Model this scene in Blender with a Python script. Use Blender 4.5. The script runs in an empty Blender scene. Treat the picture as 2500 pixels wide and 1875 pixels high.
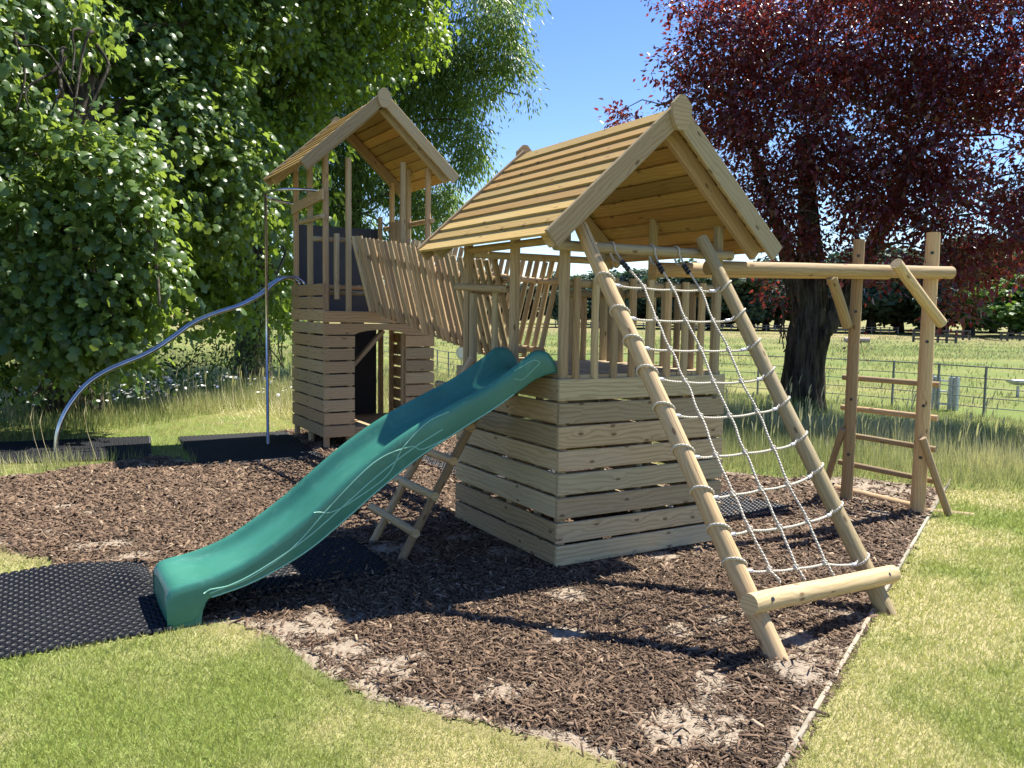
import bpy, math, random
import numpy as np
from mathutils import Vector, Matrix
rng = np.random.default_rng(11)
random.seed(5)
PI = math.pi
scene = bpy.context.scene
COL = scene.collection

# ------------------------------------------------------------------ camera
YAW = math.radians(30.166); PITCH = math.radians(4.9457); ROLL = 0.0150
FPX = 2034.0; PW, PH = 2500.0, 1875.0
CAM = np.array([-2.96958, -4.49125, 1.7])
_cu, _su = math.cos(YAW), math.sin(YAW)
def _t(a): return np.array([a[0]*_cu+a[1]*_su, -a[0]*_su+a[1]*_cu, a[2]])
_c, _s = math.cos(PITCH), math.sin(PITCH); _cr, _sr = math.cos(ROLL), math.sin(ROLL)
_r0, _u0 = np.array([1, 0, 0.]), np.array([0, _s, _c])
C_R, C_U, C_F = _t(_cr*_r0+_sr*_u0), _t(-_sr*_r0+_cr*_u0), _t(np.array([0, _c, -_s]))
def world_at(px, py, dist):
    """point at a horizontal distance along a line of sight (photo read at 2212 px width); used to measure the trees"""
    px *= 1.13020; py *= 1.13020
    d = (px-PW/2)/FPX*C_R-(py-PH/2)/FPX*C_U+C_F
    return CAM+d*dist/math.hypot(d[0], d[1])
def to_px(P):
    P = P-CAM; z = P@C_F; z = np.where(z < .05, .05, z)
    return np.stack([PW/2+FPX*(P@C_R)/z, PH/2-FPX*(P@C_U)/z], -1), P@C_F
cam_d = bpy.data.cameras.new('camera'); cam = bpy.data.objects.new('camera', cam_d); COL.objects.link(cam)
cam_d.sensor_fit = 'HORIZONTAL'; cam_d.sensor_width = 36; cam_d.lens = 36*FPX/PW
cam_d.clip_end = 3000; cam_d.clip_start = .05
cam.matrix_world = Matrix(((C_R[0], C_U[0], -C_F[0], CAM[0]), (C_R[1], C_U[1], -C_F[1], CAM[1]), (C_R[2], C_U[2], -C_F[2], CAM[2]), (0, 0, 0, 1)))
scene.camera = cam

# ------------------------------------------------------------------ light
SUN = Vector((.505, .028, .862)).normalized()
ELEV = math.asin(SUN.z)
w = bpy.data.worlds.new('World'); scene.world = w; w.use_nodes = True
nt = w.node_tree; nt.nodes.clear()
sky = nt.nodes.new('ShaderNodeTexSky'); sky.sky_type = 'NISHITA'; sky.sun_disc = False
sky.sun_elevation = ELEV; sky.sun_rotation = math.atan2(SUN.x, SUN.y)
sky.air_density = 1.0; sky.dust_density = .0; sky.ozone_density = 4.0; sky.altitude = 200
bg = nt.nodes.new('ShaderNodeBackground'); bg.inputs[1].default_value = .094
wo = nt.nodes.new('ShaderNodeOutputWorld'); hs = nt.nodes.new('ShaderNodeHueSaturation'); hs.inputs['Saturation'].default_value = 1.15; hs.inputs['Hue'].default_value = .513; nt.links.new(sky.outputs[0], hs.inputs['Color']); nt.links.new(hs.outputs[0], bg.inputs[0]); nt.links.new(bg.outputs[0], wo.inputs[0])
sl = bpy.data.lights.new('sun', 'SUN'); sl.energy = 5.0; sl.angle = math.radians(.53); sl.color = (1, .95, .86)
so = bpy.data.objects.new('sun', sl); COL.objects.link(so); so.rotation_euler = SUN.to_track_quat('Z', 'Y').to_euler()
scene.view_settings.view_transform = 'Standard'; scene.view_settings.look = 'None'
scene.view_settings.exposure = 1.22; scene.view_settings.gamma = 1
scene.cycles.max_bounces = 8; scene.cycles.transparent_max_bounces = 8
scene.cycles.use_adaptive_sampling = True

# ------------------------------------------------------------------ noise
def vnoise(x, y, seed=0):
    x = np.asarray(x, float); y = np.asarray(y, float)
    t = np.random.default_rng(1000+seed).random((256, 256))
    xi = np.floor(x).astype(int); yi = np.floor(y).astype(int); fx = x-xi; fy = y-yi
    fx = fx*fx*(3-2*fx); fy = fy*fy*(3-2*fy)
    g = lambda a, b: t[a & 255, b & 255]
    return (g(xi, yi)*(1-fx)+g(xi+1, yi)*fx)*(1-fy)+(g(xi, yi+1)*(1-fx)+g(xi+1, yi+1)*fx)*fy
def fbm(x, y, seed=0, o=3):
    s = 0; a = .5; k = 1
    for i in range(o): s = s+a*vnoise(np.asarray(x)*k, np.asarray(y)*k, seed+i); a *= .5; k *= 2.03
    return s/(1-.5**o)

# ------------------------------------------------------------------ materials
class NT:
    def __init__(s, name):
        s.m = bpy.data.materials.new(name); s.m.use_nodes = True; s.t = s.m.node_tree; s.t.nodes.clear()
        s.out = s.n('ShaderNodeOutputMaterial')
    def n(s, ty, **kw):
        nd = s.t.nodes.new(ty)
        for k, v in kw.items(): setattr(nd, k, v)
        return nd
    def set(s, sock, v):
        if hasattr(v, 'links') or isinstance(v, bpy.types.NodeSocket): s.t.links.new(v, sock)
        else: sock.default_value = v
    def math(s, op, a, b=0., c=None, clamp=False):
        nd = s.n('ShaderNodeMath', operation=op, use_clamp=clamp); s.set(nd.inputs[0], a); s.set(nd.inputs[1], b)
        if c is not None: s.set(nd.inputs[2], c)
        return nd.outputs[0]
    def mix(s, f, a, b, blend='MIX'):
        nd = s.n('ShaderNodeMix', data_type='RGBA', blend_type=blend); s.set(nd.inputs[0], f); s.set(nd.inputs[6], a); s.set(nd.inputs[7], b); return nd.outputs[2]
    def noise(s, vec, scale, detail=3, rough=.55):
        nd = s.n('ShaderNodeTexNoise'); s.set(nd.inputs['Vector'], vec); nd.inputs['Scale'].default_value = scale
        nd.inputs['Detail'].default_value = detail; nd.inputs['Roughness'].default_value = rough; return nd.outputs[0]
    def ramp(s, f, a, b):
        nd = s.n('ShaderNodeMapRange', clamp=True, interpolation_type='SMOOTHSTEP'); s.set(nd.inputs[0], f); nd.inputs[1].default_value = a; nd.inputs[2].default_value = b; return nd.outputs[0]
    def vmul(s, v, k):
        nd = s.n('ShaderNodeVectorMath', operation='MULTIPLY'); s.set(nd.inputs[0], v); nd.inputs[1].default_value = k; return nd.outputs[0]
    def attr(s, nm):
        return s.n('ShaderNodeAttribute', attribute_name=nm).outputs['Fac']
    def bsdf(s, col, rough=.7, **kw):
        b = s.n('ShaderNodeBsdfPrincipled'); s.set(b.inputs['Base Color'], col); s.set(b.inputs['Roughness'], rough)
        for k, v in kw.items(): s.set(b.inputs[k.replace('_', ' ')], v)
        return b
    def bump(s, h, dist, strength=1.):
        b = s.n('ShaderNodeBump'); s.set(b.inputs['Height'], h); b.inputs['Distance'].default_value = dist; b.inputs['Strength'].default_value = strength; return b.outputs[0]
    def done(s, sh): s.t.links.new(sh, s.out.inputs[0]); return s.m
def rgb(r, g, b): return (r, g, b, 1)

def wood(name, light, dark, grey, crack=False, rings=95., knotc=(.10, .05, .025)):
    m = NT(name)
    uv = m.n('ShaderNodeUVMap').outputs[0]
    t = m.attr('tint')
    sep = m.n('ShaderNodeSeparateXYZ'); m.set(sep.inputs[0], uv)
    off = m.math('MULTIPLY', t, 61.7)
    cb = m.n('ShaderNodeCombineXYZ'); m.set(cb.inputs[0], m.math('ADD', sep.outputs[0], off)); m.set(cb.inputs[1], m.math('ADD', sep.outputs[1], m.math('MULTIPLY', t, 23.1)))
    v = cb.outputs[0]
    n1 = m.noise(m.vmul(v, (1.3, 7, 1)), 1, 3)
    # knots: stretched cells
    vo = m.n('ShaderNodeTexVoronoi', voronoi_dimensions='2D'); m.set(vo.inputs['Vector'], m.vmul(v, (3.4, 8.2, 1))); vo.inputs['Scale'].default_value = 1
    kd = vo.outputs['Distance']
    sc_ = m.n('ShaderNodeSeparateColor'); m.set(sc_.inputs[0], vo.outputs['Color'])
    pull = m.math('DIVIDE', .05, m.math('ADD', kd, .12))
    ph = m.math('ADD', m.math('MULTIPLY', sep.outputs[1], rings), m.math('ADD', m.math('MULTIPLY', n1, 11), m.math('MULTIPLY', m.math('MULTIPLY', pull, m.math('MULTIPLY_ADD', m.math('GREATER_THAN', sc_.outputs[0], .60), .8, .2)), 16)))
    ring = m.math('POWER', m.math('MULTIPLY_ADD', m.math('SINE', m.math('MULTIPLY', ph, 2.2)), .5, .5), 2.2)
    fine = m.noise(m.vmul(v, (5, 230, 1)), 1, 2)
    big = m.noise(m.vmul(v, (.9, 2.5, 1)), 1, 2)
    c = m.mix(m.math('MULTIPLY', ring, .62), rgb(*light), rgb(*dark))
    c = m.mix(m.math('MULTIPLY', m.ramp(fine, .4, .75), .28), c, rgb(*dark))
    c = m.mix(m.math('MULTIPLY', m.ramp(big, .38, .72), .5), c, rgb(*grey))
    kn = m.math('SUBTRACT', 1, m.ramp(kd, .045, .105))
    has = m.math('GREATER_THAN', sc_.outputs[0], .60)
    kn = m.math('MULTIPLY', kn, has)
    c = m.mix(m.math('MULTIPLY', kn, .75), c, rgb(*knotc))
    hue = m.math('FRACT', m.math('MULTIPLY', t, 7.37))
    c = m.mix(1., c, m.mix(m.ramp(hue, .15, .85), rgb(1.06, .98, .91), rgb(.96, 1.0, .97)), 'MULTIPLY')
    c = m.mix(1., c, m.math('MULTIPLY_ADD', t, .60, .70), 'MULTIPLY')
    h = m.math('ADD', m.math('MULTIPLY', ring, .4), fine)
    if crack:
        wob = m.noise(m.vmul(v, (1.1, 0, 1)), 1, 3)
        cv = m.math('ABSOLUTE', m.math('SUBTRACT', sep.outputs[1], m.math('ADD', m.math('MULTIPLY_ADD', t, .06, .05), m.math('MULTIPLY', m.math('SUBTRACT', wob, .5), .05))))
        on = m.ramp(m.noise(m.vmul(v, (1.6, 0, 1)), 1, 1), .42, .55)
        cr = m.math('MULTIPLY', m.math('SUBTRACT', 1, m.ramp(cv, .0008, .0024)), on)
        c = m.mix(cr, c, rgb(.035, .025, .018))
    nb = m.bump(h, .0012, .55)
    b = m.bsdf(c, .78, Normal=nb); b.inputs['Specular IOR Level'].default_value = .25
    return m.done(b.outputs[0])

M = {}
M['pole'] = wood('pole_pine', (.455, .345, .195), (.30, .205, .10), (.385, .315, .205), True)
M['board'] = wood('greenish_board', (.45, .365, .22), (.255, .19, .10), (.40, .345, .235))
M['old'] = wood('brown_board', (.43, .31, .18), (.28, .185, .095), (.37, .285, .18))
M['roof'] = wood('roof_board', (.45, .295, .105), (.29, .175, .058), (.40, .29, .13))
M['trim'] = wood('trim_board', (.42, .325, .195), (.28, .20, .11), (.36, .30, .205))
M['oldpole'] = wood('brown_pole', (.40, .30, .18), (.25, .17, .09), (.33, .265, .185), True)
M['edge'] = wood('edging_board', (.34, .30, .235), (.23, .20, .15), (.30, .275, .23))

def simple(name, col, rough=.6, metal=0., noise=None, spec=.5, bump=None):
    m = NT(name); c = rgb(*col)
    co = m.n('ShaderNodeTexCoord').outputs['Object']
    if noise:
        n = m.noise(co, noise[0], 4); c = m.mix(m.ramp(n, .35, .68), c, rgb(*noise[1]))
    kw = {}
    if bump: kw['Normal'] = m.bump(m.noise(co, bump[0], 4), bump[1], .6)
    b = m.bsdf(c, rough, Metallic=metal, **kw); b.inputs['Specular IOR Level'].default_value = spec
    return m.done(b.outputs[0])
M['steel'] = simple('brushed_steel', (.55, .55, .56), .22, 1., (9, (.42, .42, .44)))
M['galv'] = simple('galvanised_steel', (.52, .56, .62), .42, .55, (16, (.36, .40, .46)))
M['rail'] = simple('painted_rail', (.17, .185, .21), .5, .4, (5, (.23, .24, .26)))
M['rubber'] = simple('black_rubber', (.010, .011, .013), .42, 0., (3, (.015, .016, .018)), .25)
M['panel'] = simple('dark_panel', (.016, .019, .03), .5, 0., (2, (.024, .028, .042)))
M['clamp'] = simple('black_clamp', (.012, .012, .016), .35)
M['bolt'] = simple('bolt_steel', (.45, .45, .47), .35, 1.)
M['ferrule'] = simple('pale_ferrule', (.62, .62, .66), .4, .5)
M['white'] = simple('pale_enamel', (.75, .76, .78), .35, .1, (6, (.62, .64, .68)))
M['darkwood'] = simple('dark_creosote_rail', (.055, .055, .05), .8, 0., (3, (.085, .08, .07)))
M['palelog'] = simple('pale_log', (.40, .33, .29), .8, 0., (4, (.30, .24, .2)))
m = NT('ridged_bark'); co = m.n('ShaderNodeTexCoord').outputs['Object']
n = m.noise(m.vmul(co, (13, 13, 1.9)), 1, 5, .65); n2 = m.noise(co, 3, 3)
c = m.mix(m.ramp(n, .38, .66), rgb(.022, .018, .014), rgb(.105, .088, .068)); c = m.mix(m.math('MULTIPLY', m.ramp(n2, .45, .7), .5), c, rgb(.055, .062, .035))
b = m.bsdf(c, .92, Normal=m.bump(n, .07, .9)); b.inputs['Specular IOR Level'].default_value = .15; M['bark'] = m.done(b.outputs[0])
M['twig'] = simple('twig_bark', (.12, .10, .07), .85, 0., (9, (.07, .055, .04)), .2)
M['plumtwig'] = simple('plum_twig_bark', (.055, .042, .038), .85, 0., (9, (.10, .08, .07)), .2)

# slide plastic
m = NT('green_plastic'); co = m.n('ShaderNodeTexCoord').outputs['Object']
n = m.noise(co, 3.1, 4); n2 = m.noise(m.vmul(co, (14, 60, 14)), 1, 3); spk = m.n('ShaderNodeTexVoronoi'); m.set(spk.inputs['Vector'], co); spk.inputs['Scale'].default_value = 46
c = m.mix(m.ramp(n, .35, .7), rgb(.034, .168, .120), rgb(.048, .205, .150))
c = m.mix(m.math('MULTIPLY', m.ramp(n2, .55, .78), .22), c, rgb(.16, .38, .30))
c = m.mix(m.math('MULTIPLY', m.math('SUBTRACT', 1, m.ramp(spk.outputs['Distance'], .035, .06)), .5), c, rgb(.4, .5, .42))
b = m.bsdf(c, m.math('MULTIPLY_ADD', n2, .18, .27), Normal=m.bump(n, .01, .25)); M['slide'] = m.done(b.outputs[0])
M['scribble'] = simple('scuffed_line', (.22, .48, .37), .45)
# rope
m = NT('cream_rope'); uv = m.n('ShaderNodeUVMap').outputs[0]; sp = m.n('ShaderNodeSeparateXYZ'); m.set(sp.inputs[0], uv)
tw = m.math('MULTIPLY_ADD', m.math('SINE', m.math('ADD', m.math('MULTIPLY', sp.outputs[0], 320), m.math('MULTIPLY', sp.outputs[1], 360))), .5, .5)
c = m.mix(tw, rgb(.47, .43, .35), rgb(.64, .59, .49)); c = m.mix(m.math('MULTIPLY', m.noise(uv, 40, 3), .3), c, rgb(.45, .38, .28))
b = m.bsdf(c, .85, Normal=m.bump(tw, .004, .9)); M['rope'] = m.done(b.outputs[0])

def leafmat(name, dark, light, trans, rough=.42, tw=.38, spec=.5):
    m = NT(name); t = m.attr('tint')
    c = m.mix(t, rgb(*dark), rgb(*light))
    b = m.bsdf(c, rough); b.inputs['Specular IOR Level'].default_value = spec
    tr = m.n('ShaderNodeBsdfTranslucent'); m.set(tr.inputs[0], m.mix(t, rgb(*[k*.75 for k in trans]), rgb(*trans)))
    mx = m.n('ShaderNodeMixShader'); mx.inputs[0].default_value = tw; m.t.links.new(b.outputs[0], mx.inputs[1]); m.t.links.new(tr.outputs[0], mx.inputs[2])
    return m.done(mx.outputs[0])
M['syc'] = leafmat('sycamore_leaf', (.045, .092, .026), (.115, .185, .052), (.38, .52, .07), .34, .40)
M['syc2'] = leafmat('sycamore_leaf_deep', (.038, .082, .022), (.105, .18, .040), (.38, .54, .05), .36, .42)
M['ash'] = leafmat('ash_leaf', (.050, .100, .032), (.12, .195, .065), (.32, .48, .08), .38, .40)
M['plum'] = leafmat('plum_leaf', (.030, .011, .012), (.115, .021, .023), (.40, .055, .04), .34, .34, .8)
M['shrub'] = leafmat('shrub_leaf', (.018, .042, .012), (.055, .10, .024), (.14, .26, .03), .5, .3)
M['far'] = leafmat('hazy_far_leaf', (.040, .070, .046), (.080, .125, .075), (.09, .16, .06), .6, .2, .3)  # distance haze is put into the leaf colour as a bluish tint
M['bright'] = leafmat('bright_leaf', (.055, .12, .022), (.11, .20, .04), (.22, .36, .05), .5, .3)
M['lawnblade'] = leafmat('lawn_blade', (.29, .35, .075), (.60, .53, .27), (.46, .52, .12), .55, .3, .3)
M['meadowblade'] = leafmat('meadow_blade', (.170, .245, .055), (.66, .56, .33), (.46, .48, .18), .55, .3, .3)
M['flower'] = leafmat('flower_petal', (.28, .32, .62), (.72, .72, .70), (.6, .6, .6), .6, .3)

# chips
m = NT('bark_chip'); t = m.attr('tint')
c = m.mix(m.ramp(t, 0, .8), rgb(.042, .025, .0145), rgb(.185, .120, .074)); c = m.mix(m.ramp(t, .82, .97), c, rgb(.36, .27, .18))
b = m.bsdf(c, .8); b.inputs['Specular IOR Level'].default_value = .3; M['chip'] = m.done(b.outputs[0])
# mulch bed soil with sand
m = NT('mulch_soil'); t = m.attr('sand'); co = m.n('ShaderNodeTexCoord').outputs['Object']
n = m.noise(co, 30, 5, .7); n2 = m.noise(co, 4, 4); tf = m.attr('turf')
soil = m.mix(m.ramp(n, .35, .7), rgb(.020, .013, .009), rgb(.065, .043, .029))
sand = m.mix(m.ramp(n, .3, .7), rgb(.22, .175, .125), rgb(.38, .315, .235)); sand = m.mix(m.math('MULTIPLY', n2, .4), sand, rgb(.20, .15, .105))
f = m.ramp(m.math('ADD', t, m.math('MULTIPLY', m.math('SUBTRACT', n, .5), .8)), .38, .62)
g_ = m.mix(m.attr('dry'), rgb(.10, .15, .032), rgb(.30, .255, .115)); g_ = m.mix(m.math('MULTIPLY', n, .5), g_, rgb(.085, .10, .035))
b = m.bsdf(m.mix(m.ramp(m.math('ADD', tf, m.math('MULTIPLY', m.math('SUBTRACT', n, .5), .9)), .35, .65), m.mix(f, soil, sand), g_), .92, Normal=m.bump(n, .012, .8)); b.inputs['Specular IOR Level'].default_value = .15; M['mulch'] = m.done(b.outputs[0])
# lawn soil / turf base
m = NT('lawn_turf'); t = m.attr('dry'); co = m.n('ShaderNodeTexCoord').outputs['Object']
n = m.noise(co, 60, 4, .7)
c = m.mix(t, rgb(.18, .235, .055), rgb(.42, .36, .18)); c = m.mix(m.math('MULTIPLY', m.ramp(n, .3, .75), .5), c, rgb(.085, .10, .035))
b = m.bsdf(c, .9, Normal=m.bump(n, .012, .8)); b.inputs['Specular IOR Level'].default_value = .15; M['turf'] = m.done(b.outputs[0])
# wide ground
m = NT('pasture'); co = m.n('ShaderNodeTexCoord').outputs['Object']
n = m.noise(m.vmul(co, (.16, .16, 0)), 1, 5, .6); n2 = m.noise(co, 2.2, 5, .7); n3 = m.noise(m.vmul(co, (.035, .035, 0)), 1, 3)
dry = m.attr('dry')
c = m.mix(m.ramp(m.math('ADD', n, m.math('MULTIPLY', m.math('SUBTRACT', n2, .5), .7)), .38, .68), rgb(.125, .175, .035), rgb(.235, .225, .07))
c = m.mix(m.math('MULTIPLY', dry, m.ramp(m.math('ADD', n3, m.math('MULTIPLY', n2, .4)), .5, .85)), c, rgb(.36, .265, .145))
c = m.mix(m.math('MULTIPLY', m.ramp(n2, .42, .72), .6), c, rgb(.085, .11, .028))
b = m.bsdf(c, .9, Normal=m.bump(n2, .12, .8)); b.inputs['Specular IOR Level'].default_value = .15; M['pasture'] = m.done(b.outputs[0])

# ------------------------------------------------------------------ objects
BASE = {}
def tag(o, label=None, cat=None, group=None, kind=None):
    if label: o['label'] = label
    if cat: o['category'] = cat
    if group: o['group'] = group
    if kind: o['kind'] = kind
    return o
def thing(name, label, cat, loc, group=None):
    o = bpy.data.objects.new(name, None); COL.objects.link(o); o.location = loc; o.empty_display_size = .2
    BASE[o] = np.array(loc, float); return tag(o, label, cat, group)
def link_mesh(name, me, mat, parent=None, base=None):
    o = bpy.data.objects.new(name, me); COL.objects.link(o); me.materials.append(M[mat] if isinstance(mat, str) else mat)
    if parent is not None: o.parent = parent; BASE[o] = BASE[parent]
    else:
        BASE[o] = np.zeros(3) if base is None else np.array(base, float); o.location = tuple(BASE[o])
    return o
class MB:
    """collects polygons into one mesh with uv (metres along / across the grain) and a shade per piece"""
    def __init__(s): s.v = []; s.f = []; s.uv = []; s.t = []; s.sm = []
    def face(s, idx, uvs, t, sm): s.f.append(idx); s.uv += uvs; s.t.append(t); s.sm.append(sm)
    def prism(s, p0, p1, sec, up=(0, 0, 1), smooth=False, t=None, rings=1, jit=0., sec1=None, cap=True):
        p0 = Vector(p0); p1 = Vector(p1); d = (p1-p0); L = d.length; d.normalize()
        up = Vector(up)
        if abs(d.dot(up.normalized())) > .97: up = Vector((0, 1, 0)) if abs(d.y) < .9 else Vector((1, 0, 0))
        side = d.cross(up).normalized(); upv = side.cross(d).normalized()
        t = random.random() if t is None else t
        n = len(sec); per = [0]
        for i in range(n):
            a, b = sec[i], sec[(i+1) % n]; per.append(per[-1]+math.hypot(a[0]-b[0], a[1]-b[1]))
        b0 = len(s.v); ph = random.random()*9
        for k in range(rings+1):
            q = k/rings; c = p0.lerp(p1, q)
            sc = 1+jit*math.sin(q*L*7+ph)*.5+jit*random.uniform(-.4, .4)
            S = sec if sec1 is None else [(a[0]*(1-q)+b[0]*q, a[1]*(1-q)+b[1]*q) for a, b in zip(sec, sec1)]
            ox = jit*.12*math.sin(q*L*3.1+ph*2) if 0 < k < rings else 0
            for a, b in S: s.v.append(c+side*(a*sc+ox)+upv*(b*sc))
        for k in range(rings):
            for i in range(n):
                j = (i+1) % n
                u0, u1 = L*k/rings, L*(k+1)/rings
                s.face((b0+k*n+i, b0+(k+1)*n+i, b0+(k+1)*n+j, b0+k*n+j), [(u0, per[i]), (u1, per[i]), (u1, per[i+1]), (u0, per[i+1])], t, smooth)
        if cap:
            for k, S, fl in ((0, sec, 0), (rings, sec1 or sec, 1)):
                c = len(s.v)
                for i in range(n): s.v.append(Vector(s.v[b0+k*n+i]))
                idx = list(range(c, c+n)); uvs = [(a*.25, b) for a, b in S]
                if not fl: idx = idx[::-1]; uvs = uvs[::-1]
                s.face(tuple(idx), uvs, t, False)
        return s
    def bar(s, p0, p1, wid, hgt, up=(0, 0, 1), t=None, ch=.004):
        a, b = wid/2, hgt/2; c = min(ch, a*.4, b*.4)
        return s.prism(p0, p1, [(-a+c, -b), (a-c, -b), (a, -b+c), (a, b-c), (a-c, b), (-a+c, b), (-a, b-c), (-a, -b+c)], up, False, t)
    def log(s, p0, p1, r, r1=None, t=None, n=14, up=(0, 0, 1)):
        L = (Vector(p1)-Vector(p0)).length; r1 = r if r1 is None else r1
        ci = lambda q: [(q*math.cos(2*PI*i/n), q*math.sin(2*PI*i/n)) for i in range(n)]
        e = min(.008, r*.15)/max(L, .01)
        P0 = Vector(p0); P1 = Vector(p1)
        rings = max(1, int(L/.22))
        s.prism(P0, P1, ci(r), up, True, t, rings, .035, ci(r1)); return s
    def tube(s, pts, r, n=8, t=None, cap=True, closed=False):
        pts = [Vector(p) for p in pts]; t = random.random() if t is None else t
        b0 = len(s.v); N = len(pts); side = None; u = 0; us = []
        rr = r if hasattr(r, '__len__') else [r]*N
        for i, p in enumerate(pts):
            d = ((pts[min(i+1, N-1)]-pts[max(i-1, 0)]) if not closed else (pts[(i+1) % N]-pts[i-1])).normalized()
            if side is None:
                a = Vector((0, 0, 1)) if abs(d.z) < .9 else Vector((1, 0, 0)); side = d.cross(a).normalized()
            else: side = (side-d*side.dot(d)).normalized()
            up = d.cross(side)
            if i: u += (p-pts[i-1]).length
            us.append(u)
            for k in range(n):
                a = 2*PI*k/n; s.v.append(p+side*(rr[i]*math.cos(a))+up*(rr[i]*math.sin(a)))
        R = N if closed else N-1
        for i in range(R):
            i2 = (i+1) % N
            for k in range(n):
                k2 = (k+1) % n; a0, a1 = rr[i]*2*PI*k/n, rr[i]*2*PI*(k+1)/n
                ue = us[i2] if i2 else us[-1]+.02
                s.face((b0+i*n+k, b0+i2*n+k, b0+i2*n+k2, b0+i*n+k2), [(us[i], a0), (ue, a0), (ue, a1), (us[i], a1)], t, True)
        if cap and not closed:
            for i in (0, N-1):
                idx = list(range(b0+i*n, b0+i*n+n)); s.face(tuple(idx if i else idx[::-1]), [(0, 0)]*n, t, False)
        return s
    def poly(s, pts2, y0, y1, fn, t=None):
        """closed outline extruded; fn(a,b,h)->xyz"""
        t = random.random() if t is None else t; n = len(pts2); b0 = len(s.v)
        for h in (y0, y1):
            for a, b in pts2: s.v.append(Vector(fn(a, b, h)))
        s.face(tuple(range(b0, b0+n)), [tuple(p) for p in pts2], t, False)
        s.face(tuple(range(b0+2*n-1, b0+n-1, -1)), [tuple(p) for p in pts2[::-1]], t, False)
        for i in range(n):
            j = (i+1) % n; l = math.hypot(pts2[i][0]-pts2[j][0], pts2[i][1]-pts2[j][1])
            s.face((b0+i, b0+n+i, b0+n+j, b0+j), [(0, 0), (0, abs(y1-y0)), (l, abs(y1-y0)), (l, 0)], t, False)
        return s
    def build(s, name, mat, parent=None, base=None):
        bs = BASE[parent] if parent is not None else (np.zeros(3) if base is None else np.array(base, float))
        me = bpy.data.meshes.new(name)
        me.from_pydata([(v[0]-bs[0], v[1]-bs[1], v[2]-bs[2]) for v in s.v], [], s.f)
        me.polygons.foreach_set('use_smooth', s.sm)
        ul = me.uv_layers.new(name='UVMap'); ul.data.foreach_set('uv', np.array(s.uv, np.float32).ravel())
        at = me.attributes.new('tint', 'FLOAT', 'FACE'); at.data.foreach_set('value', np.array(s.t, np.float32))
        me.update()
        return link_mesh(name, me, mat, parent, base)
def log(name, mat, parent, p0, p1, r, r1=None, n=14): return MB().log(p0, p1, r, r1, n=n).build(name, mat, parent)
def bar(name, mat, parent, p0, p1, wd, h, up=(0, 0, 1)): return MB().bar(p0, p1, wd, h, up).build(name, mat, parent)
def np_mesh(name, V, F, attrs=None, smooth=False):
    me = bpy.data.meshes.new(name); V = np.ascontiguousarray(V, np.float32); F = np.ascontiguousarray(F, np.int32); m_, k = F.shape
    me.vertices.add(len(V)); me.vertices.foreach_set('co', V.ravel())
    me.loops.add(m_*k); me.loops.foreach_set('vertex_index', F.ravel())
    me.polygons.add(m_); me.polygons.foreach_set('loop_start', np.arange(m_, dtype=np.int32)*k)
    if smooth: me.polygons.foreach_set('use_smooth', np.ones(m_, bool))
    for a, val in (attrs or {}).items():
        me.attributes.new(a, 'FLOAT', 'POINT').data.foreach_set('value', np.ascontiguousarray(val, np.float32))
    me.update(calc_edges=True); return me

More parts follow.
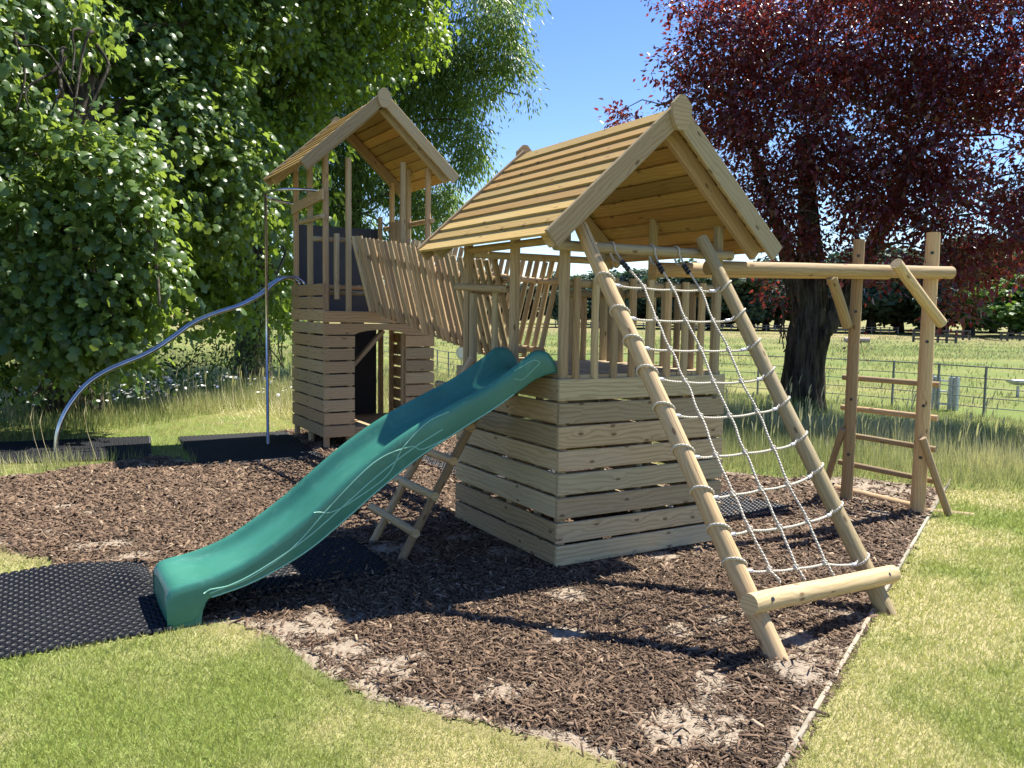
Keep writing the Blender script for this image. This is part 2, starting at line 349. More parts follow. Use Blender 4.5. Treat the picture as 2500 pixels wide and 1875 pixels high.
# ------------------------------------------------------------------ play towers
TW = 1.45
def gable_roof(root, y0, y1, zr, board_mat, trim_mat):
    """two slopes of overlapping boards; ridge along y at x=.725"""
    xc = .725; hw = .957; drop = .862; L = math.hypot(hw, drop); ang = math.atan2(drop, hw)
    b = MB(); rows = 10; ex = L/rows
    for sx in (-1, 1):
        dx, dz = sx*math.cos(ang), -math.sin(ang); nx, nz = sx*math.sin(ang), math.cos(ang)
        for k in range(rows):
            a0, a1 = k*ex, (k+1)*ex+.022
            # board lies a little flatter than the slope so that its lower edge stands proud
            lo0, lo1 = .003, .020; th = .018
            P = []
            for a, o in ((a0, lo0), (a1, lo1), (a1, lo1+th), (a0, lo0+th)):
                P.append((xc+dx*a+nx*o, zr+dz*a+nz*o))
            b.v_start = len(b.v); t = random.random(); n0 = len(b.v)
            for y in (y0, y1):
                for p in P: b.v.append(Vector((p[0], y, p[1])))
            q = [(0, 1, 2, 3), (7, 6, 5, 4)]
            for f in q: b.face(tuple(n0+i for i in f), [(0, 0), (.1, 0), (.1, .02), (0, .02)], t, False)
            W = y1-y0
            for i in range(4):
                j = (i+1) % 4; e = math.hypot(P[i][0]-P[j][0], P[i][1]-P[j][1])
                b.face((n0+i, n0+4+i, n0+4+j, n0+j), [(0, 0), (W, 0), (W, e), (0, e)], t, False)
    roof = b.build('roof', board_mat, root)
    for yy, ys in ((y0-.017, 1), (y1+.017, -1)):
        for sx in (-1, 1):
            dx, dz = sx*math.cos(ang), -math.sin(ang); nx, nz = sx*math.sin(ang), math.cos(ang)
            o = -.012
            p0 = (xc+dx*.0+nx*o, yy, zr+dz*.0+nz*o); p1 = (xc+dx*(L+.012)+nx*o, yy, zr+dz*(L+.012)+nz*o)
            bar('bargeboard', trim_mat, roof, p0, p1, .030, .128, up=(nx, 0, nz))
        # shield shaped finial plate
        o = [(-.055, -.105), (-.03, -.135), (.03, -.135), (.055, -.105), (.078, -.045), (.078, .03), (.02, .088), (-.02, .088), (-.078, .03), (-.078, -.045)]
        yf = yy-ys*.0175
        MB().poly(o, yf-ys*.028, yf, lambda a, c, h: (xc+a, h, zr+.0+c)).build('finial', trim_mat, roof)
    for yy in (y0+.13, y1-.13):
        for sx in (-1, 1):
            dx, dz = sx*math.cos(ang), -math.sin(ang); nx, nz = sx*math.sin(ang), math.cos(ang)
            o = -.052
            p0 = (xc+dx*.035+nx*o, yy, zr+dz*.035+nz*o); p1 = (xc+dx*(L-.03)+nx*o, yy, zr+dz*(L-.03)+nz*o)
            bar('rafter', trim_mat, roof, p0, p1, .048, .105, up=(nx, 0, nz))
    return roof
ROWS = [(.025, .159+.002), (.179, .313), (.343, .481), (.501, .641), (.663, .793), (.812, .956), (.972, 1.108), (1.127, 1.268)]
def wall_panel(root, mat, a, b, rows, th=.022, skip=()):
    """horizontal boards between two plan points a and b (outer faces)"""
    mb = MB(); d = Vector((b[0]-a[0], b[1]-a[1], 0)).normalized(); nrm = Vector((d.y, -d.x, 0))
    for i, (z0, z1) in enumerate(rows):
        if i in skip: continue
        j0, j1 = random.uniform(-.004, .006), random.uniform(-.004, .006); zz = random.uniform(-.003, .003)
        p0 = Vector((a[0], a[1], (z0+z1)/2))-d*j0-nrm*th/2; p1 = Vector((b[0], b[1], (z0+z1)/2+zz))+d*j1-nrm*th/2
        mb.bar(p0, p1, th, z1-z0, t=random.uniform(.15, .95))
    return mb.build('wall_panel', mat, root)
def roundtop_post(name, mat, root, x, y, z0, z1, w_=.095):
    mb = MB(); a = w_/2; c = .014
    sec = [(-a+c, -a), (a-c, -a), (a, -a+c), (a, a-c), (a-c, a), (-a+c, a), (-a, a-c), (-a, -a+c)]
    mb.prism((x, y, z0), (x, y, z1), sec, up=(0, 1, 0), t=random.uniform(.3, .9)); return mb.build(name, mat, root)

front = thing('play_tower', 'nearest wooden play tower, pale slatted walls, open deck and steep boarded roof', 'play tower', (.725, .75, 0))
wall_panel(front, 'board', (0, 0), (1.45, 0), ROWS)
wall_panel(front, 'board', (0, 1.505), (0, 0.0235), ROWS)
wall_panel(front, 'board', (1.45, .0235), (1.45, 1.505), ROWS, skip=(7,))
wall_panel(front, 'board', (1.425, 1.505), (.0235, 1.505), ROWS, skip=(7, 6))
ZT = lambda x: 3.03-.885/.985*abs(x-.725)-.10
for (x, y, z1) in ((.058, .058, ZT(.058)+.005), (1.392, .058, ZT(1.392)+.005), (.058, 1.43, ZT(.058)-.03), (1.392, 1.43, ZT(1.392)-.03), (.058, .70, ZT(.058)-.01), (1.40, .80, 2.50)):
    roundtop_post('post', 'trim', front, x, y, -.1, z1, .064)
roundtop_post('post', 'trim', front, .062, 1.345, -.1, 1.84, .056)
for x, y in ((.072, .36), (.072, 1.1), (.72, .072), (1.378, .4)): roundtop_post('batten', 'trim', front, x, y, .01, 1.12, .05)
# deck
mb = MB()
for k in range(10):
    x0 = .03+k*.1405; mb.bar((x0+.065, .03, 1.278), (x0+.065, 1.46, 1.278), .132, .028)
mb.build('deck', 'trim', front)
for y in (.16, .75, 1.33): bar('joist', 'board', front, (.13, y, 1.21), (1.32, y, 1.21), .045, .1)
# front balustrade
log('rail', 'pole', front, (.092, .075, 1.893), (1.358, .075, 1.893), .028)
log('rail', 'pole', front, (.015, .105+.03, 1.885), (-.06, .135, 1.885), .032) if False else None
for x in (.137, .290, .445, .598, .750, .910, 1.067, 1.225):
    log('baluster', 'pole', front, (x, .026, 1.262), (x, .026, 1.93+random.uniform(-.006, .008)), .027, .026)
# right and back balustrades
log('rail', 'oldpole', front, (1.395, .095, 1.86), (1.395, 1.395, 1.86), .027)
for y in (.26, .42, .58, .97, 1.12, 1.27): log('baluster', 'oldpole', front, (1.345, y, 1.25), (1.345, y, 1.90), .026)
log('rail', 'oldpole', front, (1.0, 1.42, 1.86), (1.355, 1.42, 1.86), .027)
for x in (1.06, 1.2): log('baluster', 'oldpole', front, (x, 1.47, 1.2), (x, 1.465, 1.9), .026)
log('rail', 'oldpole', front, (.095, 1.42, 1.86), (.36, 1.42, 1.86), .027)
# left side short rail, picket and eaves rail
log('rail', 'pole', front, (.030, 1.58, 1.895), (.030, .735, 1.862), .028)
log('baluster', 'pole', front, (.078, 1.02, 1.25), (.078, 1.02, 1.845), .025)
log('rail', 'pole', front, (.058, 1.395, 2.178), (.058, .092, 2.178), .028)
log('rail', 'pole', front, (.092, 1.43, 2.15), (1.358, 1.43, 2.15), .03)
log('rail', 'pole', front, (1.40, .095, 2.178), (1.40, 1.395, 2.178), .03)
gable_roof(front, -.21, 1.66, 3.022, 'roof', 'trim')

rear = thing('play_tower', 'taller wooden play tower beyond the bridge with arched doorway and dark panel', 'play tower', (.79, 5.9, 0))
RZ = [(.158+.1553*k, .158+.1553*k+.137) for k in range(12)]
wall_panel(rear, 'old', (.07, 6.60), (.07, 5.2235), RZ)
wall_panel(rear, 'old', (.07, 5.2), (.45, 5.2), RZ[:8])
wall_panel(rear, 'old', (1.12, 5.2), (1.506, 5.2), RZ[:8])
wall_panel(rear, 'old', (1.506, 5.2235), (1.506, 6.60), RZ[:9])
# arched head board and lintel
arc = [(.07, 1.53), (.07, 1.398), (.45, 1.398)]+[(.45+.67*q, 1.398+.058*math.sin(PI*q)**.6) for q in np.linspace(.08, .92, 9)]+[(1.12, 1.392), (1.506, 1.385), (1.506, 1.53)]
MB().poly(arc, 5.2, 5.222, lambda a, c, h: (a, h, c), t=.45).build('arch_board', 'old', rear)
bar('lintel', 'old', rear, (.07, 5.212, 1.611), (1.506, 5.212, 1.611), .024, .134)
RT = lambda x: 4.20-.885/.985*abs(x-.725)-.10
for (x, y, z0, z1) in ((.118, 5.27, -.1, RT(.11)), (.43, 5.345, -.1, 1.36), (.40, 5.275, 1.50, 3.50), (1.445, 5.28, -.1, RT(1.45)+.03), (1.12, 5.28, .2, 1.4), (.118, 6.53, -.1, RT(.11)), (.118, 5.9, -.1, RT(.11)), (1.44, 5.9, -.1, 3.55), (1.45, 6.5, -.1, RT(1.45)), (1.30, 6.53, .1, 1.5), (1.10, 5.275, 1.5, 3.52)):
    roundtop_post('post', 'old', rear, x, y, z0, z1, .066)
mb = MB()
for k in range(10): mb.bar((.13+k*.137+.06, 5.235, 1.655), (.13+k*.137+.06, 6.52, 1.655), .130, .026)
mb.build('deck', 'old', rear)
mb = MB()
for k in range(9): mb.bar((.17, 5.30+k*.137, .245), (1.40, 5.30+k*.137, .245), .130, .026)
mb.build('floor', 'old', rear); bar('floor_joist', 'old', rear, (.47, 5.26, .20), (1.39, 5.26, .20), .03, .06)
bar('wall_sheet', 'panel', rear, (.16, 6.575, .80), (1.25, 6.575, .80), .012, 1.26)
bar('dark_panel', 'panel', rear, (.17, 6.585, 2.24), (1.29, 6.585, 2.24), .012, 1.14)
bar('brace', 'old', rear, (.47, 5.32, 1.02), (.86, 5.32, 1.44), .045, .09, up=(0, 1, 0)); bar('brace', 'old', rear, (1.468, 5.5, .35), (1.468, 6.3, 1.3), .06, .045)
for (p0, p1) in (((-.01, 5.325, 2.53), (.37, 5.325, 2.535)), ((.16, 5.33, 1.90), (1.0, 5.33, 1.90)), ((1.475, 5.2, 2.83), (1.455, 6.75, 2.84)), ((.06, 5.2, 2.79), (.06, 6.1, 2.79)), ((.2, 6.45, 2.0), (1.2, 6.45, 2.0))):
    log('rail', 'oldpole', rear, p0, p1, .031)
log('baluster', 'oldpole', rear, (.255, 5.275, 1.82), (.255, 5.275, 2.60), .034)
for y in (6.05, 6.17, 6.29, 6.41): log('baluster', 'oldpole', rear, (1.40, y, 1.68), (1.40, y, 2.9), .028)
log('baluster', 'oldpole', rear, (1.30, 6.55, 1.6), (1.30, 6.55, 2.98), .034)
bar('grab_board', 'old', rear, (.056, 6.47, 2.985), (.056, 5.17, 3.04), .03, .125)
gable_roof(rear, 4.985, 6.63, 4.20, 'roof', 'trim')

# ------------------------------------------------------------------ bridge
br = thing('picket_bridge', 'sagging V sided wooden bridge of close pickets joining the two towers', 'bridge', (.73, 3.35, 0))
ys = np.linspace(1.63, 5.10, 28)
ztop = lambda y: 2.15+(y-1.6)*.122-.10*math.sin(PI*(y-1.6)/3.5)+.0*y
ztop_pts = np.array([[1.6, 2.135], [1.8, 2.142], [2.44, 2.205], [2.87, 2.245], [3.11, 2.300], [3.57, 2.382], [3.97, 2.436], [4.9, 2.546], [5.12, 2.577]])
zbot_pts = np.array([[1.5, 1.29], [2.2, 1.305], [2.86, 1.387], [3.06, 1.408], [3.33, 1.441], [3.92, 1.53], [4.45, 1.591], [4.9, 1.66], [5.12, 1.684]])
for sx in (-1, 1):
    for i, y in enumerate(ys):
        zt = float(np.interp(y, ztop_pts[:, 0], ztop_pts[:, 1])); zb = float(np.interp(y, zbot_pts[:, 0], zbot_pts[:, 1]))
        if sx > 0: zt += .0
        jx = random.uniform(-.006, .006); r = random.uniform(.0235, .0265)
        top = (.73+sx*.335+jx, y+random.uniform(-.012, .012), zt+random.uniform(-.010, .012)); bot = (.73+sx*.115+jx, y-.02+random.uniform(-.012, .012), zb)
        log('picket', 'pole' if random.random() > .16 else 'oldpole', br, bot, top, r, n=10)
    def along(fr, off):
        P = []
        for y in np.linspace(1.52, 5.16, 16):
            zt = np.interp(y, ztop_pts[:, 0], ztop_pts[:, 1]); zb = np.interp(y, zbot_pts[:, 0], zbot_pts[:, 1])
            P.append((.73+sx*(.115+.22*fr+off), y, zb+(zt-zb)*fr))
        return P
    MB().tube(along(.80, -.05), .027, 10).build('handrail', 'pole', br)
    MB().tube(along(.10, -.045), .026, 10).build('lower_rail', 'pole', br)
P = [(y, float(np.interp(y, zbot_pts[:, 0], zbot_pts[:, 1]))) for y in np.linspace(1.53, 5.15, 16)]
mb = MB()
for (y, z), (y2, z2) in zip(P[:-1], P[1:]): mb.bar((.73, y+.006, z+.0), (.73, y2-.006, z2+.0), .15, .026)
mb.build('walkway', 'board', br)

# ------------------------------------------------------------------ slide
sl_ = thing('slide', 'long green plastic slide running down from the front tower to the rubber mat', 'slide', (-1.1, .35, 0))
def spline(pts, n):
    pts = np.array(pts, float); d = np.r_[0, np.cumsum(np.hypot(*np.diff(pts[:, :2], axis=0).T))]
    u = np.linspace(0, d[-1], n)
    m_ = np.gradient(pts, d, axis=0); out = []
    for q in u:
        i = min(np.searchsorted(d, q, 'right')-1, len(d)-2); h = d[i+1]-d[i]; s_ = (q-d[i])/h
        out.append((2*s_**3-3*s_**2+1)*pts[i]+(s_**3-2*s_**2+s_)*h*m_[i]+(-2*s_**3+3*s_**2)*pts[i+1]+(s_**3-s_**2)*h*m_[i+1])
    return np.array(out)
# x, rim z, underside z, channel depth
prof = [(-2.385, .180, .020, .012), (-2.36, .222, .020, .012), (-2.30, .240, .025, .018), (-2.235, .250, .045, .03), (-2.19, .258, .128, .042), (-2.12, .275, .152, .055), (-2.01, .311, .175, .07), (-1.82, .416, .240, .095), (-1.62, .551, .338, .11), (-1.45, .688, .455, .115), (-1.235, .850, .618, .118), (-.953, 1.020, .812, .12), (-.694, 1.142, .955, .12), (-.435, 1.262, 1.090, .12), (-.24, 1.382, 1.205, .13), (-.12, 1.455, 1.272, .15), (-.04, 1.440, 1.296, .135), (.01, 1.385, 1.304, .08), (.035, 1.33, 1.306, .03)]
S = spline(prof, 96)
yo, yi = .075, .635
V = []; sec_n = None
for x, zr, zb, dp in S:
    zf = zr-dp; q = min(1, dp/.1)
    half = [(0.030, zb+.004), (0.004, zb), (-.002, zb+.012), (0, zr-.05), (.003, zr-.022), (.010, zr-.007), (.022, zr), (.036, zr-.003), (.047, zr-.012), (.055, zr-.03*q-.004), (.066, zr-.6*dp), (.080, zf+.02*q), (.105, zf+.004*q), (.16, zf)]
    row = [(yo+a, z) for a, z in half]+[((yo+yi)/2, zf-.002)]+[(yi-a, z) for a, z in half[::-1]]
    sec_n = len(row); V += [(x, a, z) for a, z in row]
V = np.array(V); N = len(S)
F = [(i*sec_n+k, (i+1)*sec_n+k, (i+1)*sec_n+k+1, i*sec_n+k+1) for i in range(N-1) for k in range(sec_n-1)]
mb = MB(); mb.v = [Vector(v) for v in V]
for f in F: mb.face(f, [(0, 0)]*4, .5, True)
# rounded front apron and foot under the lip
n0 = len(mb.v); rows = [(-2.385, .180, 0), (-2.392, .14, 0), (-2.388, .07, .004), (-2.375, .0, .01)]
for x, z, ins in rows:
    for q in np.linspace(0, 1, 13):
        e = .025*(abs(2*q-1)**6)
        mb.v.append(Vector((x+e, yo+ins+(yi-yo-2*ins)*q, z-.06*e/.025*(1 if z > .17 else 0))))
for i in range(3):
    for k in range(12): mb.face((n0+i*13+k, n0+(i+1)*13+k, n0+(i+1)*13+k+1, n0+i*13+k+1), [(0, 0)]*4, .5, True)
for yy, sg in ((yo, 1), (yi, -1)):
    n0 = len(mb.v)
    out = [(-2.36, .10), (-2.19, .12), (-2.205, .085), (-2.212, .04), (-2.212, -.02), (-2.355, -.02)]
    for h in (0, .03):
        for a, c in out: mb.v.append(Vector((a, yy+sg*(h+.0025), c)))
    k = len(out); mb.face(tuple(range(n0, n0+k)), [(0, 0)]*k, .5, False); mb.face(tuple(range(n0+2*k-1, n0+k-1, -1)), [(0, 0)]*k, .5, False)
    for i in range(k): j = (i+1) % k; mb.face((n0+i, n0+j, n0+k+j, n0+k+i), [(0, 0)]*4, .5, False)
mb.build('chute', 'slide', sl_)
def side_pt(x, fr):
    zr, zb = np.interp(x, S[:, 0], S[:, 1]), np.interp(x, S[:, 0], S[:, 2]); return (x, yo+(.003 if fr > .72 else 0)-.001, zb+(zr-zb)*fr)
for pts, r in (([(-2.17, .25), (-1.9, .36), (-1.5, .42), (-1.1, .44), (-.8, .42)], .0045), ([(-2.2, .46), (-2.02, .26), (-1.8, .35), (-1.5, .72), (-1.25, .84), (-1.02, .55), (-.9, .16), (-.78, .06)], .004),
               ([(-1.6, .92), (-1.42, .40), (-1.2, .22), (-1.03, .72), (-.86, .92), (-.76, .86)], .0038), ([(-2.16, .05), (-1.8, .05), (-1.3, .05), (-.8, .05), (-.3, .05)], .0048), ([(-.3, .9), (-.17, .75), (-.12, .5), (-.22, .35), (-.3, .6)], .003)):
    C_ = spline([(a, b, 0) for a, b in pts], 90)
    MB().tube([side_pt(a, b) for a, b, _ in C_], r, 6, .5).build('moulded_line', 'scribble', sl_)

# ------------------------------------------------------------------ cargo net ladder
net = thing('cargo_net', 'cream rope climbing net stretched between two leaning round poles on the front tower', 'climbing net', (.7, -1.1, 0))
L0, L1 = np.array([.125, -1.80, 0]), np.array([.085, -.08, 2.24]); R0, R1 = np.array([1.27, -1.54, 0]), np.array([1.105, -.08, 2.22])
nv = np.array([-.100, .788, -.607])*-1      # towards the camera and up
for a, b, r in ((L0, L1, .044), (R0, R1, .043)):
    d = (b-a)/np.linalg.norm(b-a); log('pole', 'pole', net, tuple(a-d*.12), tuple(b+d*.01), r*1.2, r, n=18)
dL = (R0-L0)
def bolt(par, p, d, r=.011):
    p = np.array(p, float); d = np.array(d, float); d /= np.linalg.norm(d); return MB().tube([tuple(p-d*.004), tuple(p+d*.003)], r, 10, .3).build('bolt_hole', 'clamp', par)
xb0, xb1 = np.array([.015, -1.675, .305]), np.array([1.395, -1.475, .195])
log('crossbar', 'pole', net, tuple(xb0), tuple(xb1), .052, n=18)
for q in (.09, .91):
    pc = xb0+(xb1-xb0)*q; vv = CAM-pc; ex = (xb1-xb0)/np.linalg.norm(xb1-xb0); vv -= ex*(vv@ex); vv /= np.linalg.norm(vv); bolt(net, pc+vv*.052+np.array([0, 0, .0]), vv)
log('top_rail', 'pole', net, (-.09, -.046, 2.123), (1.42, -.046, 2.123), .034, n=16)
KN = [[[.4, -.328, 1.865], [.664, -.297, 1.862], [.934, -.26, 1.866]], [[.37, -.487, 1.665], [.642, -.453, 1.663], [.905, -.422, 1.661]], [[.375, -.623, 1.487], [.649, -.592, 1.482], [.915, -.561, 1.478]], [[.377, -.762, 1.306], [.624, -.74, 1.294], [.885, -.712, 1.287]], [[.37, -.91, 1.115], [.621, -.888, 1.102], [.891, -.849, 1.109]], [[.347, -1.068, .914], [.601, -1.04, .908], [.873, -1.006, .907]], [[.339, -1.215, .724], [.587, -1.185, .722], [.84, -1.155, .719]], [[.346, -1.344, .555], [.589, -1.33, .534], [.853, -1.297, .532]], [[.352, -1.485, .372], [.566, -1.474, .35], [.822, -1.454, .334]]]
sL = [.844, .755, .678, .603, .515, .419, .330, .253, .186]; sR = [.844, .760, .673, .592, .510, .417, .335, .238, .114]
RR = .0072
def wrap(A, B, s_, r, inner):
    """rope loop round a leaning pole, tilted, plus the direction to the net"""
    d = (B-A)/np.linalg.norm(B-A); c = A+(B-A)*s_
    e1 = inner-c; e1 -= d*(e1@d); e1 /= np.linalg.norm(e1); e2 = np.cross(d, e1)
    return [tuple(c+(r+RR*.8)*(e1*math.cos(a)+e2*math.sin(a))+d*(.028*math.cos(a)-.02)*-1) for a in np.linspace(0, 2*PI, 22)[:-1]]
for k in range(9):
    kn = [np.array(p) for p in KN[k]]; cl = L0+(L1-L0)*sL[k]; cr = R0+(R1-R0)*sR[k]
    ul = kn[0]-cl; ul /= np.linalg.norm(ul); ur = kn[2]-cr; ur /= np.linalg.norm(ur)
    mb = MB(); mb.tube(wrap(L0, L1, sL[k], .053-.009*sL[k], kn[0]), RR, 8, .4, closed=True); mb.tube(wrap(R0, R1, sR[k], .052-.009*sR[k], kn[2]), RR, 8, .6, closed=True)
    el = cl+ul*.085+np.array([0, 0, -.012]); er = cr+ur*.1+np.array([0, 0, -.01])
    P = [cl+ul*.055+np.array([0, 0, .012]), el]+[kn[0]-np.array([0, 0, .004]), kn[1]-np.array([0, 0, .004]), kn[2]-np.array([0, 0, .004])]+[er, cr+ur*.05+np.array([0, 0, .016])]
    # curve through with slight sag
    Q = []
    for a, b in zip(P[:-1], P[1:]):
        for q in np.linspace(0, 1, 7)[:-1]: Q.append(a*(1-q)+b*q+np.array([0, 0, -.006*math.sin(PI*q)]))
    Q.append(P[-1]); mb.tube(Q, RR, 8, .5)
    rope = mb.build('cross_rope', 'rope', net)
    MB().tube([el-ul*.018, el+ul*.03], .0115, 8, .5).build('ferrule', 'ferrule', rope); MB().tube([er-ur*.018, er+ur*.03], .0115, 8, .5).build('ferrule', 'ferrule', rope)
    for p in kn:   # over-and-round knots
        mb = MB()
        for a0, (ex, ey) in ((0, ((1, .2, .15), (-.1, .4, .9))), (1, ((.75, -.1, -.65), (.5, .5, .7)))):
            ex = np.array(ex); ex = ex/np.linalg.norm(ex); ey = np.array(ey); ey -= ex*(ex@ey); ey /= np.linalg.norm(ey)
            mb.tube([tuple(p+nv*.005+.0112*(ex*math.cos(a)*1.25+ey*math.sin(a))+np.cross(ex, ey)*.006*math.sin(2*a)) for a in np.linspace(0, 2*PI, 13)[:-1]], RR*.85, 7, .5, closed=True)
        mb.build('knot', 'rope', rope)
tops = [(.348, 2.161), (.683, 2.156), (.898, 2.153)]; CLP = [np.array(p) for p in ((.296, -.235, 2.004), (.618, -.197, 2.001), (.875, -.16, 2.006))]
CLP = [c+np.array([.025, 0, 0]) for c in CLP]
for j in range(3):
    pts = [CLP[j]]+[np.array(KN[k][j]) for k in range(9)]; e = pts[-1]-pts[-2]; pts.append(pts[-1]+e/np.linalg.norm(e)*.075+np.array([.03, 0, 0]))
    Q = []; ph = random.random()*6
    for i, (a, b) in enumerate(zip(pts[:-1], pts[1:])):
        bow = .0055*(1 if i else .3)*random.uniform(.2, 1.5)*random.choice((1, 1, -.6))
        for q in np.linspace(0, 1, 9)[:-1]: Q.append(a*(1-q)+b*q+np.array([bow*math.sin(2*PI*q), 0, 0])+nv*.007)
    Q.append(pts[-1]); mb = MB(); mb.tube(Q, RR, 8, .5)
    # loop over the top rail
    cx = tops[j][0]; c = CLP[j]; r_ = .034+RR
    up_ = [np.array([cx, -.046+r_*math.cos(a), 2.123+r_*math.sin(a)]) for a in np.linspace(-2.7, 1.4+1.6, 14)]
    loop = [c+np.array([-.008, 0, .01])]+[up_[0]+np.array([-.03, .0, -.0])]+up_[::1]
    up2 = [np.array([cx, -.046-r_*math.cos(a), 2.123+r_*math.sin(a)]) for a in np.linspace(-.35, 2.9, 14)]
    loop = [c]+up2+[c*.5+np.array([cx-.03, -.0, 2.08])*.5, c+np.array([-.01, .01, .01])]
    mb.tube(loop, RR*.95, 8, .5)
    vr = mb.build('upright_rope', 'rope', net)
    dd = (pts[1]-pts[0]); dd /= np.linalg.norm(dd); cc = c-np.array([0, 0, 0])
    mb = MB()
    for o in (-.026, 0, .026): mb.tube([tuple(cc+dd*(o-.010)), tuple(cc+dd*(o+.010))], .0175, 12, .5)
    mb.tube([tuple(cc-dd*.04), tuple(cc+dd*.04)], .0135, 10, .5); mb.build('rope_clamp', 'clamp', vr)

# ------------------------------------------------------------------ climbing frame with long beams
cf = thing('climbing_frame', 'tall round log end frame with rungs carrying two long beams from the front tower', 'climbing frame', (3.65, .2, 0))
PL, PR = np.array([3.566, .537, 0]), np.array([3.706, -.087, 0])
log('post', 'pole', cf, (PL[0], PL[1], -.2), (PL[0]+.0, PL[1], 2.40), .054, .050, 18)
log('post', 'pole', cf, (PR[0], PR[1], -.2), (PR[0]+.0, PR[1], 2.425), .061, .056, 18)
log('beam', 'pole', cf, (1.345, .118, 2.045), (3.80, -.205, 2.085), .052, .053, 18)
log('beam', 'pole', cf, (1.33, .72, 2.050), (3.84, .43, 2.110), .060, .062, 18)
for k, (za, zb) in enumerate(((1.139, 1.13), (.856, .841), (.607, .567), (.337, .29))):
    d = (PR-PL)/np.linalg.norm(PR-PL); off = np.array([.072, .02, 0])
    a, b = PL-d*.12+off, PR+d*.10+off; log('rung', 'oldpole', cf, (a[0], a[1], za), (b[0], b[1], zb), .026, n=12)
log('brace', 'pole', cf, (2.93, -.30, 2.125), (3.60, -.275, 1.66), .046, n=14); log('brace', 'pole', cf, (3.13, .47, 2.05), (3.49, .56, 1.62), .047, n=14)
log('brace', 'oldpole', cf, (3.60, -.165, .68), (3.895, -.284, -.06), .031, n=12); log('brace', 'oldpole', cf, (3.50, .56, .67), (3.73, .94, -.06), .031, n=12)

for (P_, rr_, zs) in ((PL, .053, (.44, .95, 1.75, 2.25)), (PR, .060, (.5, .95, 1.5, 2.25))):
    for z in zs:
        vv = np.array([CAM[0]-P_[0], CAM[1]-P_[1], 0]); vv /= np.linalg.norm(vv); bolt(cf, (P_[0]+vv[0]*rr_*.985, P_[1]+vv[1]*rr_*.985, z), vv, .014)
# log ladder beside the slide
ll = thing('log_ladder', 'leaning ladder of thin round logs against the front tower behind the slide', 'ladder', (-.84, .91, 0))
A, B = np.array([-.84, .643, 0]), np.array([-.045, .66, 1.345])
for dy in (0, .53):
    d = (B-A)/np.linalg.norm(B-A); log('rail', 'oldpole', ll, tuple(A-d*.1+np.array([0, dy, 0])), tuple(B+np.array([0, dy-(.04 if dy else 0), 0])), .030, n=14)
for z in (.197, .437, .670, .896, 1.122):
    q = z/1.345; p = A+(B-A)*q; r_ = np.array([-.062, 0, .036]); p = p+r_*.3
    log('rung', 'pole', ll, (p[0], .60, z), (p[0], 1.44, z+.004), .030, n=13)

# ------------------------------------------------------------------ steel poles
fp = thing('fire_pole', 'straight steel fire pole with a looped top bracket, left of the taller tower', 'fire pole', (-.43, 5.895, 0))
MB().tube([(-.43, 5.895, -.05), (-.43, 5.895, 3.08)], .018, 14).build('pole', 'steel', fp)
lp = [(.04, 5.30, 3.09), (-.15, 5.32, 3.09), (-.30, 5.42, 3.09), (-.40, 5.60, 3.09), (-.43, 5.80, 3.09), (-.43, 5.95, 3.09), (-.38, 6.15, 3.085), (-.25, 6.30, 3.075), (-.10, 6.37, 3.06), (.04, 6.40, 3.05)]
MB().tube([tuple(p) for p in spline([(a, b, c) for a, b, c in lp], 40)], .019, 12).build('bracket', 'steel', fp)
cr_ = thing('curved_rails', 'pair of curving steel rails sweeping down from the taller tower to the grass at left', 'climbing rails', (-2.7, 6.4, 0))
pts = [[-2.745, -.06], [-2.739, .017], [-2.70, .272], [-2.628, .461], [-2.524, .633], [-2.377, .806], [-2.199, .931], [-1.99, 1.03], [-1.822, 1.10], [-1.652, 1.19], [-1.446, 1.335], [-1.205, 1.513], [-.959, 1.625], [-.622, 1.745], [-.363, 1.897], [-.221, 2.025], [-.097, 2.095], [.047, 2.094], [.15, 2.03]]
C_ = spline([(a, b, 0) for a, b in pts], 90)
for y in (6.27, 6.47): MB().tube([(a, y+(.0 if b > .4 else 0), b) for a, b, _ in C_], .022, 12).build('rail', 'steel', cr_)

# ------------------------------------------------------------------ ground
def gz(x, y):
    x = np.asarray(x, float); y = np.asarray(y, float)
    return -.45*np.exp(-((x-8)**2+(y-19)**2)/50)+.02*(vnoise(x*.4, y*.4, 3)-.5)*np.clip((np.hypot(x-.7, y-2)-6)/5, 0, 1)
MULCH = np.array([(-.72, -2.50), (.533, -1.849), (3.80, -.075), (4.75, .44), (4.55, 1.15), (3.75, 1.45), (3.40, 2.0), (2.8, 3.0), (2.0, 4.6), (1.95, 6.0), (1.5, 6.9), (.1, 7.05), (-.12, 4.62), (-1.5, 4.72), (-1.78, 5.50), (-2.4, 5.22), (-2.85, 5.0), (-3.3, 4.93), (-6.5, 5.0), (-6.5, 2.9), (-3.6, 2.42), (-3.19, 2.28), (-3.0, 1.95), (-2.85, 1.55), (-2.5, .9), (-2.3, .3), (-2.2, .09), (-1.95, .02), (-1.90, -.5), (-1.80, -.89), (-1.65, -1.235), (-1.46, -1.525), (-1.28, -1.79), (-1.13, -2.08), (-.95, -2.35)])
def sdf(x, y, P):
    """signed distance, positive inside"""
    x = np.asarray(x, float); y = np.asarray(y, float); d = np.full(x.shape, 1e9); ins = np.zeros(x.shape, bool)
    for i in range(len(P)):
        a, b = P[i], P[(i+1) % len(P)]; e = b-a; t = np.clip(((x-a[0])*e[0]+(y-a[1])*e[1])/(e@e), 0, 1)
        d = np.minimum(d, np.hypot(x-a[0]-t*e[0], y-a[1]-t*e[1]))
        c = (a[1] > y) != (b[1] > y); xx = a[0]+(y-a[1])/(b[1]-a[1]+1e-12)*e[0]; ins ^= c & (x < xx)
    return np.where(ins, d, -d)
